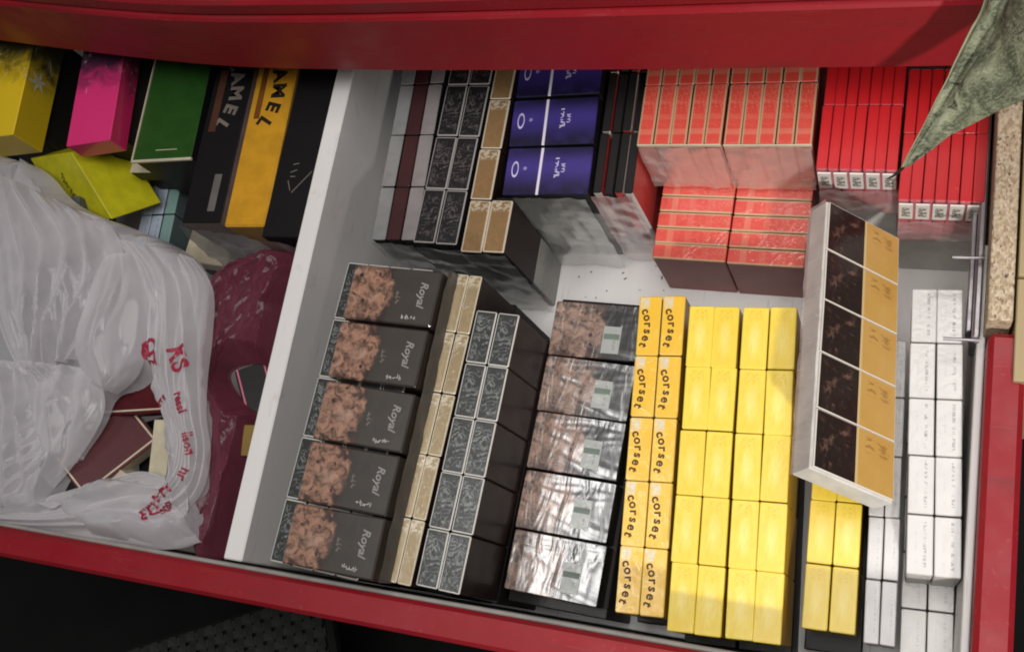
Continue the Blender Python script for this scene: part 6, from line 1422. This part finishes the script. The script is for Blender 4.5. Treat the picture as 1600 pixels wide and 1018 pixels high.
# ------------------------------------------------------------------ olive cloth hanging in from the upper right
def cloth():
    root = empty('olive_cloth', (230, 90, 180), label='olive green cloth corner hanging down at the upper right', cat='cloth')
    L = [Vector(p) for p in CLOTH_L]
    R_ = [Vector(p) for p in CLOTH_R]
    def at(pts, t):
        f = t * (len(pts) - 1)
        i = min(int(f), len(pts) - 2)
        return pts[i].lerp(pts[i + 1], f - i)
    nu, nv = 44, 26
    up = Vector((-0.25, -0.25, 0.93))
    vs, fs = [], []
    for j in range(nu + 1):
        t = j / nu
        a, b = at(L, t), at(R_, t)
        wd = (b - a).length
        for i in range(nv + 1):
            s = i / nv
            p = a.lerp(b, s)
            fold = math.sin(s * math.pi) * 0.20 * wd
            fold -= 0.17 * wd * math.exp(-((s - 0.25 - 0.05 * math.sin(t * 6)) / 0.05) ** 2)      # deep tuck beside the hem
            fold += 0.07 * wd * abs(math.sin(s * 7.0 + 2.2 * t + 1.5 * noise.noise(p * 0.02)))
            k = noise.noise(p * 0.03) * 9 * t + noise.noise(p * 0.08 + Vector((3, 1, 2))) * 4.5 * t + noise.noise(p * 0.18) * 1.6 * t
            hem = 3.0 * math.exp(-((s - 0.06) / 0.06) ** 2)
            vs.append(tuple(p + up * (fold + k + hem) - Vector((230, 90, 180))))
    for j in range(nu):
        for i in range(nv):
            q = j * (nv + 1) + i
            fs.append((q, q + 1, q + nv + 2, q + nv + 1))
    o = mesh_ob('cloth_sheet', vs, fs, olive_cloth(), root, smooth=True)
    so = o.modifiers.new('thickness', 'SOLIDIFY')
    so.thickness = 1.6 * S
    ss = o.modifiers.new('subdivision', 'SUBSURF')
    ss.levels = ss.render_levels = 1
    # light rolled hem along the edge
    bm = bmesh.new()
    prev = None
    for j in range(nu + 1):
        c = Vector(vs[j * (nv + 1)])
        r_ = 0.8 + 3.4 * j / nu
        ring = [bm.verts.new((c + Vector((math.cos(q * math.pi / 3) * r_, 0.5 * math.cos(q * math.pi / 3) * r_, math.sin(q * math.pi / 3) * r_ + 0.6))) * S) for q in range(6)]
        if prev:
            for q in range(6):
                bm.faces.new((prev[q], prev[(q + 1) % 6], ring[(q + 1) % 6], ring[q]))
        prev = ring
    me = bpy.data.meshes.new('hem')
    bm.to_mesh(me)
    bm.free()
    me.materials.append(plain('pale_hem', (0.30, 0.30, 0.19), 0.8, 0.0))
    for p in me.polygons: p.use_smooth = True
    link(bpy.data.objects.new('hem', me), root)
    # dark cord at the tip
    bm = bmesh.new()
    prev = None
    for j in range(9):
        t = j / 8
        c = Vector(CLOTH_L[0]).lerp(Vector(CORD_END), t) - Vector((230, 90, 180)) + Vector((0, 0, -2 * math.sin(t * math.pi)))
        ring = [bm.verts.new((c + Vector((math.cos(q * math.pi / 3), math.sin(q * math.pi / 3) * .5, math.sin(q * math.pi / 3))) * (1.6 - 0.9 * t)) * S) for q in range(6)]
        if prev:
            for q in range(6):
                bm.faces.new((prev[q], prev[(q + 1) % 6], ring[(q + 1) % 6], ring[q]))
        prev = ring
    me = bpy.data.meshes.new('cord')
    bm.to_mesh(me)
    bm.free()
    me.materials.append(BLACKINK)
    link(bpy.data.objects.new('cord', me), root)
cloth()

# tobacco crumbs and paper dust on the drawer bottom
def crumbs():
    rnd = random.Random(77)
    vs, fs = [], []
    spots = [(-230, -20, 45, 95, 14), (-150, 110, 20, 80, 20), (-362, -335, -270, 100, 14), (110, 230, -20, 80, 12)]
    for x0, x1, y0, y1, n in spots:
        for _ in range(n):
            x, y, a = rnd.uniform(x0, x1), rnd.uniform(y0, y1), rnd.uniform(0, 6.28)
            L, w = rnd.uniform(0.5, 1.6) * rnd.choice((0.6, 1, 1.4)), rnd.uniform(0.3, 0.8)
            k = len(vs)
            for u, v, z in ((-L, -w, 0.1), (L, -w, 0.3), (L * .7, w, 0.8), (-L * .8, w, 0.5)):
                vs.append((x + u * math.cos(a) - v * math.sin(a), y + u * math.sin(a) + v * math.cos(a), FLOOR + z + 0.2))
            fs.append((k, k + 1, k + 2, k + 3))
    tag(mesh_ob('crumbs', vs, fs, plain('tobacco', (0.22, 0.15, 0.09), 0.8, 0.0)), 'brown tobacco crumbs scattered on the drawer bottom', 'crumbs', kind='stuff')
crumbs()
